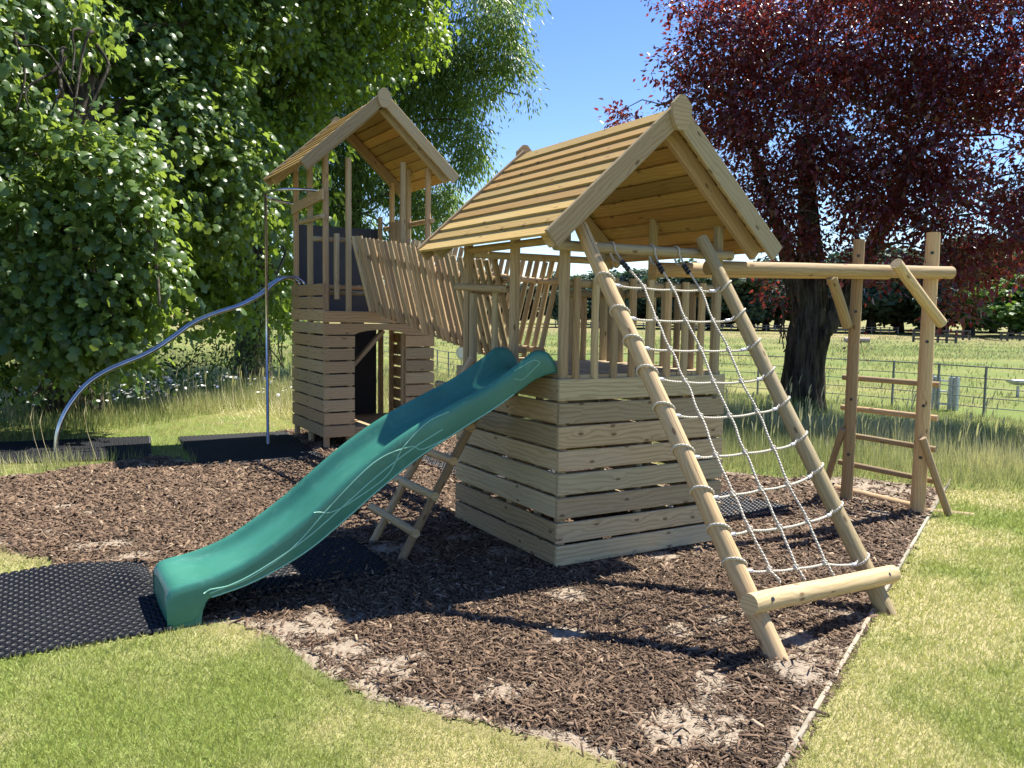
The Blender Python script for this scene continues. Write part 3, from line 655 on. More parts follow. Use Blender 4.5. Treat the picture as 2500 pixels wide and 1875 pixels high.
def edge_line(x, y): return (x*.5185-y-2.125)/1.126      # >0 on the lawn side of the timber edging
def mulch_in(x, y):
    s = sdf(x, y, MULCH); wob = (fbm(x*3.5, y*3.5, 21)-.5)*.22
    near_edge = np.clip(1-np.abs(edge_line(x, y))/.3, 0, 1)*(x > -.7)
    return s+wob*(1-near_edge)
PATCH = [(-2.58, 1.95, .30), (-1.75, -.15, .34), (.15, -1.85, .30), (-.22, -.46, .24), (-.64, -1.97, .30), (-.25, -1.75, .22), (1.05, -1.60, .28), (-.78, .95, .30), (4.25, .75, .95), (-3.25, 2.32, .28), (.0, -1.2, .2), (-.55, -.95, .18), (-2.35, 1.55, .22), (.8, -.08, .2), (1.25, -.08, .24), (-.12, .5, .26), (-.2, 1.0, .2), (-1.2, -1.4, .2), (.5, -1.6, .22), (-2.9, 2.6, .2), (-2.55, 3.05, .16), (-1.5, -.9, .22), (4.0, .2, .25), (3.4, .1, .2), (.35, 4.9, .3), (-1.62, -.6, .2), (.30, -1.2, .12), (1.9, -1.0, .15), (-2.75, 3.4, .15), (.55, -1.2, .14)]
def sand_amt(x, y):
    s = mulch_in(x, y); a = np.clip(1-s/.20, 0, 1)*((x < 0) & (y < .6))*.9
    a = np.maximum(a, np.clip(1-s/.12, 0, 1)*.6)
    for px, py, r in PATCH: a = np.maximum(a, np.clip(1.25-np.hypot(x-px, (y-py)*1.1)/r, 0, 1)*(1.25 if r > .5 else 1))
    return np.clip(a*.86+(fbm(x*5, y*5, 31)-.5)*.9+(fbm(x*17, y*17, 35)-.5)*.5-.02, 0, 1)
MATS = []
def sheet(name, x0, x1, y0, y1, st, keep, zf, mat, attrs):
    xs = np.arange(x0, x1+st/2, st); yy = np.arange(y0, y1+st/2, st); X, Y = np.meshgrid(xs, yy); nx = len(xs)
    cx, cy = X[:-1, :-1]+st/2, Y[:-1, :-1]+st/2; K = keep(cx, cy)
    i, j = np.nonzero(K); a = i*nx+j; F = np.stack([a, a+1, a+nx+1, a+nx], 1)
    used = np.unique(F); mp = np.zeros(X.size, int); mp[used] = np.arange(len(used)); F = mp[F]
    x, y = X.ravel()[used], Y.ravel()[used]
    me = np_mesh(name, np.stack([x, y, zf(x, y)], 1), F, {k: f(x, y) for k, f in attrs.items()}, True)
    return link_mesh(name, me, mat)
# wide ground sheet to the horizon
xs = np.concatenate([-np.geomspace(900, 16, 26), np.arange(-15, 30.1, .5), np.geomspace(31, 900, 26)]); ysx = np.concatenate([-np.geomspace(900, 11, 22), np.arange(-10, 40.1, .5), np.geomspace(41, 900, 26)])
X, Y = np.meshgrid(xs, ysx); nx = len(xs); i, j = np.meshgrid(np.arange(len(ysx)-1), np.arange(nx-1), indexing='ij'); a = (i*nx+j).ravel()
x, y = X.ravel(), Y.ravel(); dd = np.hypot(x-CAM[0], y-CAM[1])
near_dry = np.clip(1-np.abs(np.hypot(x-.7, y-2)-11)/9, 0, 1)*.55
me = np_mesh('field', np.stack([x, y, gz(x, y)-.012], 1), np.stack([a, a+1, a+nx+1, a+nx], 1), {'dry': np.clip(.08+near_dry*.7+np.clip((dd-50)/40, 0, .65), 0, 1)}, True)
tag(link_mesh('field', me, 'pasture'), 'wide green pasture with straw coloured patches behind the fence', 'field', kind='structure')
# where the mown lawn is
MEADOW_A = np.array([(4.75, .46), (5.55, .02), (9.5, -2.6), (16, -2.6), (16, 14), (2, 14), (2.1, 4.6), (2.9, 3.0), (3.5, 2.0), (3.9, 1.5), (4.6, 1.15)])
def lawn_in(x, y):
    la = np.maximum(edge_line(x, y), 0) > 0
    left = (sdf(x, y, MULCH) < .02) & (y < 2.6) & (x < .6)
    return (la | left) & (sdf(x, y, MEADOW_A) < .05) & (mulch_in(x, y) < .12)
def dryness(x, y):
    n = fbm(x*1.25, y*1.25, 41, 4); n2 = fbm(x*6, y*6, 45, 2)
    d = np.clip((n-.44)*3.0+(n2-.5)*1.1+.36, 0, 1)
    band = np.exp(-(mulch_in(x, y)+.1)**2/.02)*.35
    return np.clip(d+band, 0, 1)
o = sheet('lawn', -9, 11, -9, 3.2, .1, lawn_in, lambda x, y: .001+0*x, 'turf', {'dry': dryness}); tag(o, 'short mown lawn with yellowed dry patches around the bark bed', 'lawn', kind='structure')
def mulch_z(x, y):
    z = .008+.020*(fbm(x*2.2, y*2.2, 61)-.42)*np.clip(mulch_in(x, y)/.2, 0, 1)
    z = np.maximum(z+.05*np.exp(-((x-.13)**2+(y+1.83)**2)/.02), .006)
    return z-.016*np.clip(-(mulch_in(x, y)+.09)/.08, 0, 1)
o = sheet('mulch_bed', -6.5, 4.9, -2.6, 7.1, .05, lambda x, y: (mulch_in(x, y) > -.22) & ~((edge_line(x, y) > -.005) & (x > -.9)), mulch_z, 'mulch', {'sand': sand_amt, 'dry': dryness, 'turf': lambda x, y: np.clip(.5-mulch_in(x, y)/.09, 0, 1)*np.where((x < .6) & (y < 2.6), 1, .0)}); tag(o, 'dark bark mulch play bed with bare sandy patches', 'bark bed', kind='structure')

# timber edging and ground log
ed = thing('timber_edging', 'weathered pale timber board edging between bark bed and right hand lawn', 'edging', (1.6, -1.3, 0))
ptE = [(-1.6, -2.955), (-.1, -2.177), (1.25, -1.477), (2.6, -.777), (3.62, -.248)]
for a, b in zip(ptE[:-1], ptE[1:]): bar('edging_board', 'edge', ed, (a[0]+.004, a[1]+.002, -.026), (b[0]-.004, b[1]-.002, -.026), .022, .10)
bar('edging_board', 'edge', ed, (3.78, -.165, -.026), (5.4, .675, -.026), .022, .10)
gl = MB().log((3.86, .88, .012), (3.80, .02, .016), .048, n=12).build('ground_log', 'oldpole', None, (3.83, .45, 0)); tag(gl, 'round log lying on the ground between feet of the climbing frame', 'log')
gl2 = MB().log((3.86, -.02, -.018), (4.10, -.36, -.022), .04, n=12).build('ground_log', 'pole', None, (3.98, -.2, 0)); tag(gl2, 'pale buried log end running into lawn beside the frame brace foot', 'log')

# ------------------------------------------------------------------ rubber mats
def rubber_mat(label, corners, zf, cell=.052):
    c = np.array(corners, float); cen = c.mean(0)
    lu = (np.linalg.norm(c[1]-c[0])+np.linalg.norm(c[2]-c[3]))/2; lv = (np.linalg.norm(c[3]-c[0])+np.linalg.norm(c[2]-c[1]))/2
    nu = max(4, int(lu/cell)); nv_ = max(4, int(lv/(cell*.86)))
    I, J = np.meshgrid(np.arange(nu), np.arange(nv_)); I = I.ravel(); J = J.ravel()
    U = (I+.5+.5*(J % 2)*.98)/(nu+.5); W_ = (J+.5)/nv_
    ang = np.arange(6)*PI/3+PI/6; hx, hy = np.cos(ang), np.sin(ang)
    V = []; 
    rad = [(1.02*.577/.5*.5, 0.0), (.455, .013), (.36, .016), (.29, .011), (.27, -.004)]
    for r, z in rad:
        u = U[:, None]+hx[None]*r/(nu+.5); v = W_[:, None]+hy[None]*r*1.16/nv_*(1 if True else 1)
        u = np.clip(u, 0, 1); v = np.clip(v, 0, 1)
        P = (c[0][None, None]*((1-u)*(1-v))[..., None]+c[1]*(u*(1-v))[..., None]+c[2]*(u*v)[..., None]+c[3]*((1-u)*v)[..., None])
        V.append(np.concatenate([P, (zf(P[..., 0], P[..., 1])+z)[..., None]], -1))
    V = np.stack(V, 1); n = len(I); V = V.reshape(n*5*6, 3); F = []
    for k in range(4):
        for q in range(6):
            q2 = (q+1) % 6; b = np.arange(n)*30+k*6; F.append(np.stack([b+q, b+q2, b+6+q2, b+6+q], 1))
    me = np_mesh('rubber_mat', V-np.array([cen[0], cen[1], 0]), np.concatenate(F), None, False)
    o = link_mesh('rubber_mat', me, 'rubber', None, (cen[0], cen[1], 0)); tag(o, label, 'rubber mat', 'black honeycomb rubber mats'); MATS.append(c); return o
fz = lambda h=.016: (lambda x, y: h+0*x)
def wave(x, y): return .014+.035*np.exp(-((x+2.80)/.30)**2)*np.clip((y-.55)/.8, 0, 1)**1.3+.035*np.exp(-((x+2.45)/.1)**2-((y-1.0)/.22)**2)
rubber_mat('black honeycomb rubber mat at the foot of the slide, buckled into a wave', [(-4.4, .03), (-2.33, .055), (-2.33, 1.36), (-4.4, 1.62)], wave)
rubber_mat('black honeycomb rubber mat lying under the lower half of the slide', [(-2.27, .36), (-.95, .41), (-.93, 1.34), (-2.27, 1.36)], fz(.018))
rubber_mat('large black rubber mat on which the steel fire pole stands', [(-1.47, 4.77), (-.08, 4.60), (.06, 6.9), (-1.33, 6.98)], fz(.006))
rubber_mat('black rubber mat in long grass at the foot of the curved steel rails', [(-3.6, 5.95), (-1.81, 5.52), (-1.62, 7.2), (-3.6, 7.45)], lambda x, y: .004+0*x)
rubber_mat('small black rubber mat on the bark behind the cargo net', [(1.60, .36), (2.80, .42), (2.72, 1.22), (1.60, 1.20)], fz(.022))
rubber_mat('black rubber mat lying underneath the picket bridge', [(.75, 2.7), (2.0, 2.7), (2.0, 4.3), (.75, 4.3)], fz(.022))
def on_mat(x, y, m_=-.01):
    r = np.zeros(x.shape, bool)
    for c in MATS: r |= sdf(x, y, c) > m_
    return r

# ------------------------------------------------------------------ scatter helpers
def in_view(x, y, z=0, mx=950, my=500):
    p, d = to_px(np.stack([x, y, np.broadcast_to(z, x.shape)], -1)); return (d > .3) & (p[:, 0] > -mx) & (p[:, 0] < PW+mx) & (p[:, 1] > -my) & (p[:, 1] < PH+my)
def cdist(x, y): return np.hypot(x-CAM[0], y-CAM[1])
def norm(a): return a/np.maximum(np.linalg.norm(a, axis=-1, keepdims=True), 1e-9)
def scatter(name, T, TF, pos, ax, nrm, size, tint, mat, parent=None, wid=None, smooth=False):
    """copies of a small template (x along, y across, z up) baked into one mesh"""
    X = norm(ax); Z = norm(nrm-X*(nrm*X).sum(-1, keepdims=True)); Y = np.cross(Z, X); s = size[:, None, None]; wd = s if wid is None else wid[:, None, None]
    V = pos[:, None]+X[:, None]*(T[None, :, 0:1]*s)+Y[:, None]*(T[None, :, 1:2]*wd)+Z[:, None]*(T[None, :, 2:3]*s)
    k = len(T); F = (np.arange(len(pos))[:, None, None]*k+TF[None]).reshape(-1, TF.shape[1])
    bs = BASE[parent] if parent is not None else np.zeros(3)
    me = np_mesh(name, V.reshape(-1, 3)-bs, F, {'tint': np.repeat(tint, k)}, smooth)
    return link_mesh(name, me, mat, parent)
def rnd(n, a, b): return rng.uniform(a, b, n)

# bark chips
N = 1000000
x, y = rnd(N, -6.4, 4.8), rnd(N, -2.6, 7.0); d = cdist(x, y)
k = (mulch_in(x, y) > -.04) & in_view(x, y) & (rng.random(N) < np.clip((4.6/d)**1.7, .10, 1)) & (~on_mat(x, y, .02) | (rng.random(N) < .03))
x, y = x[k], y[k]; sa = sand_amt(x, y); k = rng.random(len(x)) < np.clip(1.2-1.25*sa, .10, 1)
x, y = x[k], y[k]; n = len(x); d = cdist(x, y)
az = rnd(n, 0, 2*PI); tilt = rng.normal(0, .36, n); ax = np.stack([np.cos(az)*np.cos(tilt), np.sin(az)*np.cos(tilt), np.sin(tilt)], 1)
nr = norm(np.stack([rng.normal(0, .55, n), rng.normal(0, .55, n), np.ones(n)], 1))
z = mulch_z(x, y)+rnd(n, .002, .016)+on_mat(x, y, 0)*.022
T = np.array([(-.5, -.5, -.02), (.5, -.35, -.02), (.42, .5, -.02), (-.42, .4, -.02), (-.48, -.45, .05), (.47, -.3, .06), (.38, .42, .05), (-.4, .35, .06)]); TF = np.array([(4, 5, 6, 7), (0, 1, 5, 4), (1, 2, 6, 5), (2, 3, 7, 6), (3, 0, 4, 7)])
ln = np.exp(rng.normal(math.log(.023), .6, n))*np.clip(d/6, .85, 1.6); wd = np.clip(ln*rnd(n, .08, .36), .003, .018)*np.clip(d/5.5, .9, 1.4)
o = scatter('bark_chips', T, TF, np.stack([x, y, z], 1), ax, nr, np.clip(ln, .012, .10), np.clip(rng.beta(2.1, 2.2, n)+(rng.random(n) < .05)*.3, 0, 1), 'chip', None, wd); tag(o, 'dark brown shredded bark chips strewn over the play bed', 'bark chips', kind='stuff')
# pale wood splinters and long strips among the chips
# lawn blades
N = 3000000
x, y = rnd(N, -7.5, 9.8), rnd(N, -6, 2.9); d = cdist(x, y)
k = (d > 2.2) & (rng.random(N) < np.clip((3.1/d)**1.9, .07, 1)); x, y = x[k], y[k]
k = in_view(x, y); x, y = x[k], y[k]; k = lawn_in(x, y) & ~on_mat(x, y, -.0) & (rng.random(len(x)) < np.clip(1-(mulch_in(x, y)+.01)/.09, 0, 1)); x, y = x[k], y[k]; d = cdist(x, y); n = len(x)
lean = rng.normal(0, .62, (n, 2)); ax = norm(np.stack([lean[:, 0], lean[:, 1], np.ones(n)], 1)); a2 = rnd(n, 0, 2*PI)
BT = np.array([(0, -.5, 0), (0, .5, 0), (.55, .38, .04), (.55, -.38, .04), (1, 0, .16)]); BF = np.array([(0, 1, 2), (0, 2, 3), (3, 2, 4)])
dr = dryness(x, y); hgt = rnd(n, .016, .042)*(1-.25*dr)*np.clip(1.1-mulch_in(x, y)*3, .8, 1.35)
o = scatter('lawn_grass', BT, BF, np.stack([x, y, np.full(n, -.001)], 1), ax, np.stack([np.cos(a2), np.sin(a2), np.full(n, .2)], 1), hgt, np.clip(dr*.75+rng.normal(.05, .26, n), 0, 1), 'lawnblade', None, rnd(n, .0019, .0032)*np.clip(d/3.2, 1, 3.4)); tag(o, 'short lawn grass, part green and part dried yellow', 'grass', kind='stuff')
# meadow: long grass beyond the bed, left, right and between
def meadow_dens(x, y):
    dens = np.zeros(x.shape)
    A_ = sdf(x, y, MEADOW_A); dens = np.where(A_ > 0, 1., dens)
    left = (x < 2.0) & (y > 4.9) & (sdf(x, y, MULCH) < -.03); dens = np.where(left, 1., dens)
    back = (y > 14) | (x < -3) & (y > 4.9); dens = np.where(back & (y < 34) & (x < 12), .6, dens)
    return dens*(sdf(x, y, MULCH) < -.02)
N = 900000
x, y = rnd(N, -9, 14), rnd(N, -2.6, 30); d = cdist(x, y); k = (rng.random(N) < np.clip((7.5/d)**1.5, .05, 1)) & in_view(x, y, .3, 300, 400); x, y = x[k], y[k]
k = (rng.random(len(x)) < meadow_dens(x, y)) & ~on_mat(x, y, .0); x, y = x[k], y[k]; d = cdist(x, y)
mown = (x < .5) & (y < 9.3+.5*x+1.2*(vnoise(x*.6, y*.6, 77)-.5)) & (y > 5.0) & ~((x < -1.9) & (y < 5.75))            # raked, flattened strip left of the taller tower
fence_x = np.interp(y, [-3, 3.7, 6.2, 8.5, 18, 30], [11.4, 11.2, 11.0, 10.4, 8.2, 6.5])
k = (x < fence_x+.5) & (rng.random(len(x)) < np.where(mown, .55, 1)); x, y, d, mown, fence_x = x[k], y[k], d[k], mown[k], fence_x[k]; n = len(x)
clump = fbm(x*.9, y*.9, 81, 3); hh = np.where(mown, rnd(n, .05, .14), rnd(n, .16, .46)*(.28+.85*clump))
hh = np.where((x > 4) & (np.abs(y-.2) < 3.5), hh*.95, hh)
near_fence = (fence_x-x < 2.2) & (x > 4) & (y < 9); hh = np.where(near_fence, hh*.35, hh)
dirn = rnd(n, 0, 2*PI); wnd = fbm(x*.5, y*.5, 85)*5; bend = rnd(n, .1, 1.25)
bend = np.where(mown, 1.7, bend)
ax = norm(np.stack([np.cos(dirn*.75+wnd)*bend, np.sin(dirn*.75+wnd)*bend, np.ones(n)], 1))
MT = np.array([(0, -.5, 0), (0, .5, 0), (.4, .42, .03), (.4, -.42, .03), (.75, .28, .13), (.75, -.28, .13), (1, 0, .34)]); MF = np.array([(0, 1, 2), (0, 2, 3), (3, 2, 4), (3, 4, 5), (5, 4, 6)])
straw = np.clip((fbm(x*.55, y*.55, 91, 4)-.30)*2.0+rng.normal(0, .22, n)-np.where(hh < .2, .2, 0)+np.where(mown, .35, .0), 0, 1)
straw = np.where(near_fence, straw*.35, straw)
o = scatter('meadow_grass', MT, MF, np.stack([x, y, gz(x, y)-.015], 1), ax, np.stack([-np.cos(dirn*.75+wnd), -np.sin(dirn*.75+wnd), .6+0*x], 1), hh, straw, 'meadowblade', None, rnd(n, .0035, .0065)*np.clip(d/8, .8, 3)); tag(o, 'long uncut grass, green below and straw coloured above, around the play bed', 'long grass', kind='stuff')
N = 420000
x, y = rnd(N, -10, 75), rnd(N, -12, 75); d = cdist(x, y); k = (d > 15) & (d < 85) & (rng.random(N) < np.clip((22/d)**1.1, .1, 1)) & in_view(x, y, .2, 200, 200); x, y, d = x[k], y[k], d[k]
fx = np.interp(y, [-12, -3, 3.7, 6.2, 8.5, 18, 30, 75], [14, 13.6, 11.6, 11.5, 10.8, 8.5, 9.0, 9.]); k = (x > fx+.1) & (fbm(x*.35, y*.35, 131)+rng.normal(0, .1, len(x)) > .47); x, y, d = x[k], y[k], d[k]; n = len(x)
dirn = rnd(n, 0, 6.28); st = np.clip(fbm(x*.12, y*.12, 133)*1.6-.45+rng.normal(0, .2, n)+np.clip((d-45)/70, 0, .4), 0, 1)
o = scatter('pasture_tufts', MT, MF, np.stack([x, y, gz(x, y)-.02], 1), norm(np.stack([np.cos(dirn)*.8, np.sin(dirn)*.8, np.ones(n)], 1)), np.stack([-np.cos(dirn), -np.sin(dirn), .6+0*x], 1), rnd(n, .06, .17), st, 'meadowblade', None, rnd(n, .01, .022)*np.clip(d/18, .8, 3)); tag(o, 'scattered grass tufts across the pasture behind the fence', 'grass tufts', kind='stuff')
# seed heads
N = 7000
x, y = rnd(N, -8, 13), rnd(N, -2, 20); k = in_view(x, y, .5, 200, 300) & (meadow_dens(x, y) > .5) & ~on_mat(x, y, -.1); x, y = x[k], y[k]; d = cdist(x, y)
mown = (x < .5) & (y < 9.3+.5*x) & (y > 5.0) & ~((x < -1.9) & (y < 5.75)); fx = np.interp(y, [-3, 3.7, 6.2, 8.5, 18, 30], [11.4, 11.2, 11.0, 10.4, 8.2, 6.5])
k = ~mown & (x < fx-2) & (rng.random(len(x)) < np.clip((8/d)**1.2, .1, 1)); x, y, d = x[k], y[k], d[k]; n = len(x)
dirn = fbm(x*.5, y*.5, 85)*5+rng.normal(0, .5, n); ST = np.array([(0, -.006, 0), (0, .006, 0), (.5, -.005, .02), (.5, .005, .02), (.8, -.004, .07), (.8, .004, .07), (.84, -.02, .085), (.84, .02, .085), (.97, -.016, .17), (.97, .016, .17), (1.02, 0, .24)])
SF = np.array([(0, 1, 3), (0, 3, 2), (2, 3, 5), (2, 5, 4), (4, 5, 7), (4, 7, 6), (6, 7, 9), (6, 9, 8), (8, 9, 10)])
ax = norm(np.stack([np.cos(dirn)*.35, np.sin(dirn)*.35, np.ones(n)], 1))
o = scatter('grass_seed_heads', ST, SF, np.stack([x, y, gz(x, y)], 1), ax, np.stack([-np.cos(dirn), -np.sin(dirn), .4+0*x], 1), rnd(n, .30, .74), rnd(n, .75, 1), 'meadowblade', None, rnd(n, .25, .5)*np.clip(d/8, .9, 2)); tag(o, 'pale arching seed heads standing above the long grass', 'seed heads', kind='stuff')
# wildflowers left of the taller tower
N = 900
x, y = rnd(N, -4.5, 1.2), rng.normal(10.2, .9, N); k = (y > 8.8); x, y = x[k], y[k]; n = len(x)
FT = np.array([(0, 0, .1)]+[(math.cos(a)*(.5 if i % 2 else .42), math.sin(a)*(.5 if i % 2 else .42), 0) for i, a in enumerate(np.linspace(0, 2*PI, 9)[:-1])]); FF = np.array([(0, i+1, (i+1) % 8+1) for i in range(8)])
cl = fbm(x*1.1, y*1.1, 95); k = cl > .44; x, y = x[k], y[k]; n = len(x)
o = scatter('wildflowers', FT, FF, np.stack([x, y, rnd(n, .28, .55)], 1), rng.normal(0, 1, (n, 3))*np.array([1, 1, .2]), np.stack([rng.normal(-.3, .4, n), rng.normal(-.5, .4, n), np.ones(n)], 1), rnd(n, .03, .07), (rng.random(n) < .78).astype(float), 'flower'); tag(o, 'small white and blue wildflowers in the long grass left of the taller tower', 'wildflowers', kind='stuff')

# ------------------------------------------------------------------ trees
MAPLE = np.array([(.38, 0, .07), (0, 0, 0), (.06, .30, -.04), (.36, .50, -.13), (.48, .26, -.02), (.80, .38, -.16), (1.05, 0, -.24), (.80, -.38, -.16), (.48, -.26, -.02), (.36, -.50, -.13), (.06, -.30, -.04)])
MAPLE_F = np.array([(0, i, i+1) for i in range(1, 10)]+[(0, 10, 1)])
OVAL = np.array([(0, 0, 0), (.45, .25, .05), (.5, 0, -.02), (.45, -.25, .05), (1, 0, -.12)]); OVAL_F = np.array([(0, 2, 1), (2, 4, 1), (0, 3, 2), (2, 3, 4)])
BLADE = np.array([(0, 0, 0), (.45, .15, .02), (1, 0, -.1), (.45, -.15, .02)]); BLADE_F = np.array([(0, 1, 2), (0, 2, 3)])
def twig(mb, a, b, r0, r1, sag=.1, n=5, seg=5):
    a = np.array(a, float); b = np.array(b, float); L = np.linalg.norm(b-a); w_ = rng.normal(0, L*.08, (3, 3)); P = []
    for i in range(n):
        q = i/(n-1); P.append(tuple(a*(1-q)+b*q+np.array([0, 0, sag*L*math.sin(PI*q)])+w_[0]*math.sin(PI*q)+.6*w_[1]*math.sin(2*PI*q)+.4*w_[2]*math.sin(3*PI*q)))
    mb.tube(P, [r0*(1-q)+r1*q for q in np.linspace(0, 1, n)], seg, .5, cap=False)
def crown(root, blobs, leaf, mat, barkmat, trunk_top, size, per, spread, dens, droop=.7, twigs=.35, shell=.55, light=.5, seed=0, limb_r=.07, name='crown', up=.7, tints=(.0, 1.), gap=0., gs=1.1):
    """blobs = (centre, rx, ry, rz, weight); leaves in small drooping sprays over each blob's outer part"""
    T, TF = leaf; P, A_, Nn, Ti = [], [], [], []; tw = MB(); lim = MB()
    cs = np.array([b[0] for b in blobs]); rs = np.array([b[1:4] for b in blobs])
    for bi, b in enumerate(blobs):
        c = np.array(b[0]); r = np.array(b[1:4]); wgt = b[4] if len(b) > 4 else 1
        area = 4*PI*((r[0]*r[1])**1.6+(r[0]*r[2])**1.6+(r[1]*r[2])**1.6)**(1/1.6)/3**(1/1.6)
        nc = max(4, int(area*dens*wgt)); u = norm(rng.normal(0, 1, (nc, 3))); rad = shell+(1-shell)*rng.random(nc)**.6
        rad = rad*(1+.16*(rng.random(nc)-.3)); cc = c+u*r*rad[:, None]
        inside = np.zeros(nc, bool)
        for k in range(len(blobs)):
            if k != bi: inside |= (((cc-cs[k])/rs[k])**2).sum(1) < .30
        cc, u = cc[~inside], u[~inside]; cc = cc[cc[:, 2] > .12]; u = u[:len(cc)] if len(u) != len(cc) else u
        if gap > 0:
            q = cc*gs; g3 = (vnoise(q[:, 0]+q[:, 2]*.9, q[:, 1]-q[:, 2]*.6, 301)+vnoise(q[:, 2]*1.1+7, q[:, 0]*.8-q[:, 1]*.7, 302))/2
            cc = cc[g3 > gap]
        u = norm((cc-c)/r)
        if trunk_top is not None and limb_r > 0:
            nd = np.atleast_2d(trunk_top); sc = np.linalg.norm(nd-c, axis=1)+np.maximum(nd[:, 2]-c[2]+.5, 0)*1.5; twig(lim, nd[np.argmin(sc)]+rng.normal(0, .04, 3), c, limb_r, limb_r*.35, .12, 7, 7)
        for i in range(len(cc)):
            if rng.random() < twigs:
                s0 = c+(cc[i]-c)*rng.uniform(.25, .6)+rng.normal(0, .06, 3); twig(tw, s0, cc[i], .011*spread/.3+.003, .003, .05, 4, 3)
        m_ = per; nn = len(cc)*m_
        off = rng.normal(0, 1, (nn, 3))*spread*np.array([1, 1, .8]); uu = np.repeat(u, m_, 0)
        off += norm(off)*0; p = np.repeat(cc, m_, 0)+off; p[:, 2] -= droop*.5*np.linalg.norm(off, axis=1)
        ax = uu*.45+norm(off)*.6+np.array([0, 0, -droop])+rng.normal(0, .38, (nn, 3)); nm = uu*.55+np.array([0, 0, up])+rng.normal(0, .45, (nn, 3))
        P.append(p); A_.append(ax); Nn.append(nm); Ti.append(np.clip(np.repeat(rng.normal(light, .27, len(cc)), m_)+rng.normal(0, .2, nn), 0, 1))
    P = np.concatenate(P); k = P[:, 2] > .05; P = P[k]; A_ = np.concatenate(A_)[k]; Nn = np.concatenate(Nn)[k]; Ti = np.concatenate(Ti)[k]
    sz = size*np.clip(rng.normal(1, .25, len(P)), .45, 1.6)
    cr = scatter(name, T, TF, P, A_, Nn, sz, tints[0]+Ti*(tints[1]-tints[0]), mat, root)
    if lim.v: lim.build('limbs', barkmat, root)
    if tw.v: tw.build('twigs', barkmat, root)
    return cr
def trunk(root, pts, radii, mat='bark', n=26, ridge=.14, seed=1, name='trunk', flare=1.):
    """ridged trunk lofted along pts"""
    pts = spline([tuple(p)+(r,) for p, r in zip(pts, radii)], 26) if False else np.array([list(p)+[r] for p, r in zip(pts, radii)], float)
    q = np.linspace(0, len(pts)-1, 30); P = np.stack([np.interp(q, np.arange(len(pts)), pts[:, i]) for i in range(4)], 1); mb = MB(); V = []
    for i, (px, py, pz, r) in enumerate(P):
        for k in range(n):
            a = 2*PI*k/n; rr = r*(1+ridge*.8*(vnoise(np.array([k*60/n*.9+seed]), np.array([pz*2.2]), seed+1)[0]-.5)+ridge*(vnoise(np.array([k*26/n*.55+seed*7]), np.array([pz*1.1+seed]), seed)[0]-.5)*2+ridge*.5*math.sin(k*26/n*5+pz*1.5))
            V.append(Vector((px+rr*math.cos(a), py+rr*math.sin(a), pz)))
    mb.v = V
    for i in range(len(P)-1):
        for k in range(n):
            k2 = (k+1) % n; mb.face((i*n+k, i*n+k2, (i+1)*n+k2, (i+1)*n+k), [(0, 0)]*4, .5, True)
    return mb.build(name, mat, root)
WA = world_at
def blob(px, py, d, rpx, rpz, depth, wgt=1):
    k = 1.1302*d/FPX; c = WA(px, py, d); return (tuple(c), rpx*k, depth, rpz*k, wgt)
def gpt(px, d, py=700):
    p = WA(px, py, d); return np.array([p[0], p[1], float(gz(p[0], p[1]))])

# near sycamore at left
b0 = gpt(150, 14.2)
syc = thing('sycamore_tree', 'big leafy sycamore filling the left side, branches hanging to the ground near the curved rails', 'tree', tuple(b0))
tt = b0+np.array([.1, 0, 3.6]); trunk(syc, [b0-[0, 0, .2], b0+[.0, .05, .8], b0+[.05, 0, 2.2], tt, tt+[.2, .2, 2.2]], [.52, .38, .34, .30, .2], seed=2)
B_ = [blob(235, 400, 12.1, 100, 150, .75, 1.5), blob(190, 540, 12.2, 130, 120, .8, 1.4), blob(300, 590, 12.1, 75, 80, .6, 1.3), blob(120, 680, 12.4, 150, 90, .8, 1.2), blob(255, 690, 11.9, 75, 50, .5, 1.3), blob(345, 660, 11.4, 30, 26, .22, 1.6), blob(160, 735, 12.2, 100, 50, .5, 1.2),
      blob(30, 560, 12.4, 120, 200, .9), blob(40, 330, 12.9, 130, 130, .9), blob(-120, 500, 12.6, 160, 330, 1.2), blob(30, 20, 13.2, 150, 80, 1.), blob(250, 60, 15, 150, 110, 1.1), blob(420, 60, 16, 120, 110, 1.1), blob(540, 40, 17, 100, 90, 1.1), blob(420, 220, 15.6, 110, 130, 1.0), blob(470, 380, 15.6, 100, 150, 1.0), blob(360, 330, 15, 100, 170, 1.), blob(250, -160, 15.5, 380, 140, 1.6), blob(-150, 100, 13, 160, 250, 1.5), blob(600, -120, 18, 220, 150, 1.6)]
crown(syc, B_, (MAPLE, MAPLE_F), 'syc', 'twig', tt, .118, 13, .16, 14., .75, .5, .5, .5, limb_r=.05, gap=.42, gs=1.9)
B_ = [blob(250, 300, 16, 260, 260, 1.2), blob(120, 560, 15, 240, 220, 1.2), blob(100, 100, 16, 260, 200, 1.2)]
crown(syc, B_, (MAPLE, MAPLE_F), 'syc2', 'twig', tt, .22, 7, .3, 3.6, .6, .2, .2, .3, limb_r=.06, name='filler_crown')
mb = MB()
for k in range(7):   # bare twisted boughs seen inside the crown
    a = WA(rng.uniform(10, 230), rng.uniform(60, 140), 12.2); bq = WA(rng.uniform(20, 260), rng.uniform(150, 300), 11.8); twig(mb, a, bq, rng.uniform(.015, .04), .010, rng.uniform(-.15, .35), 12, 7)
mb.build('bare_boughs', 'bark', syc)

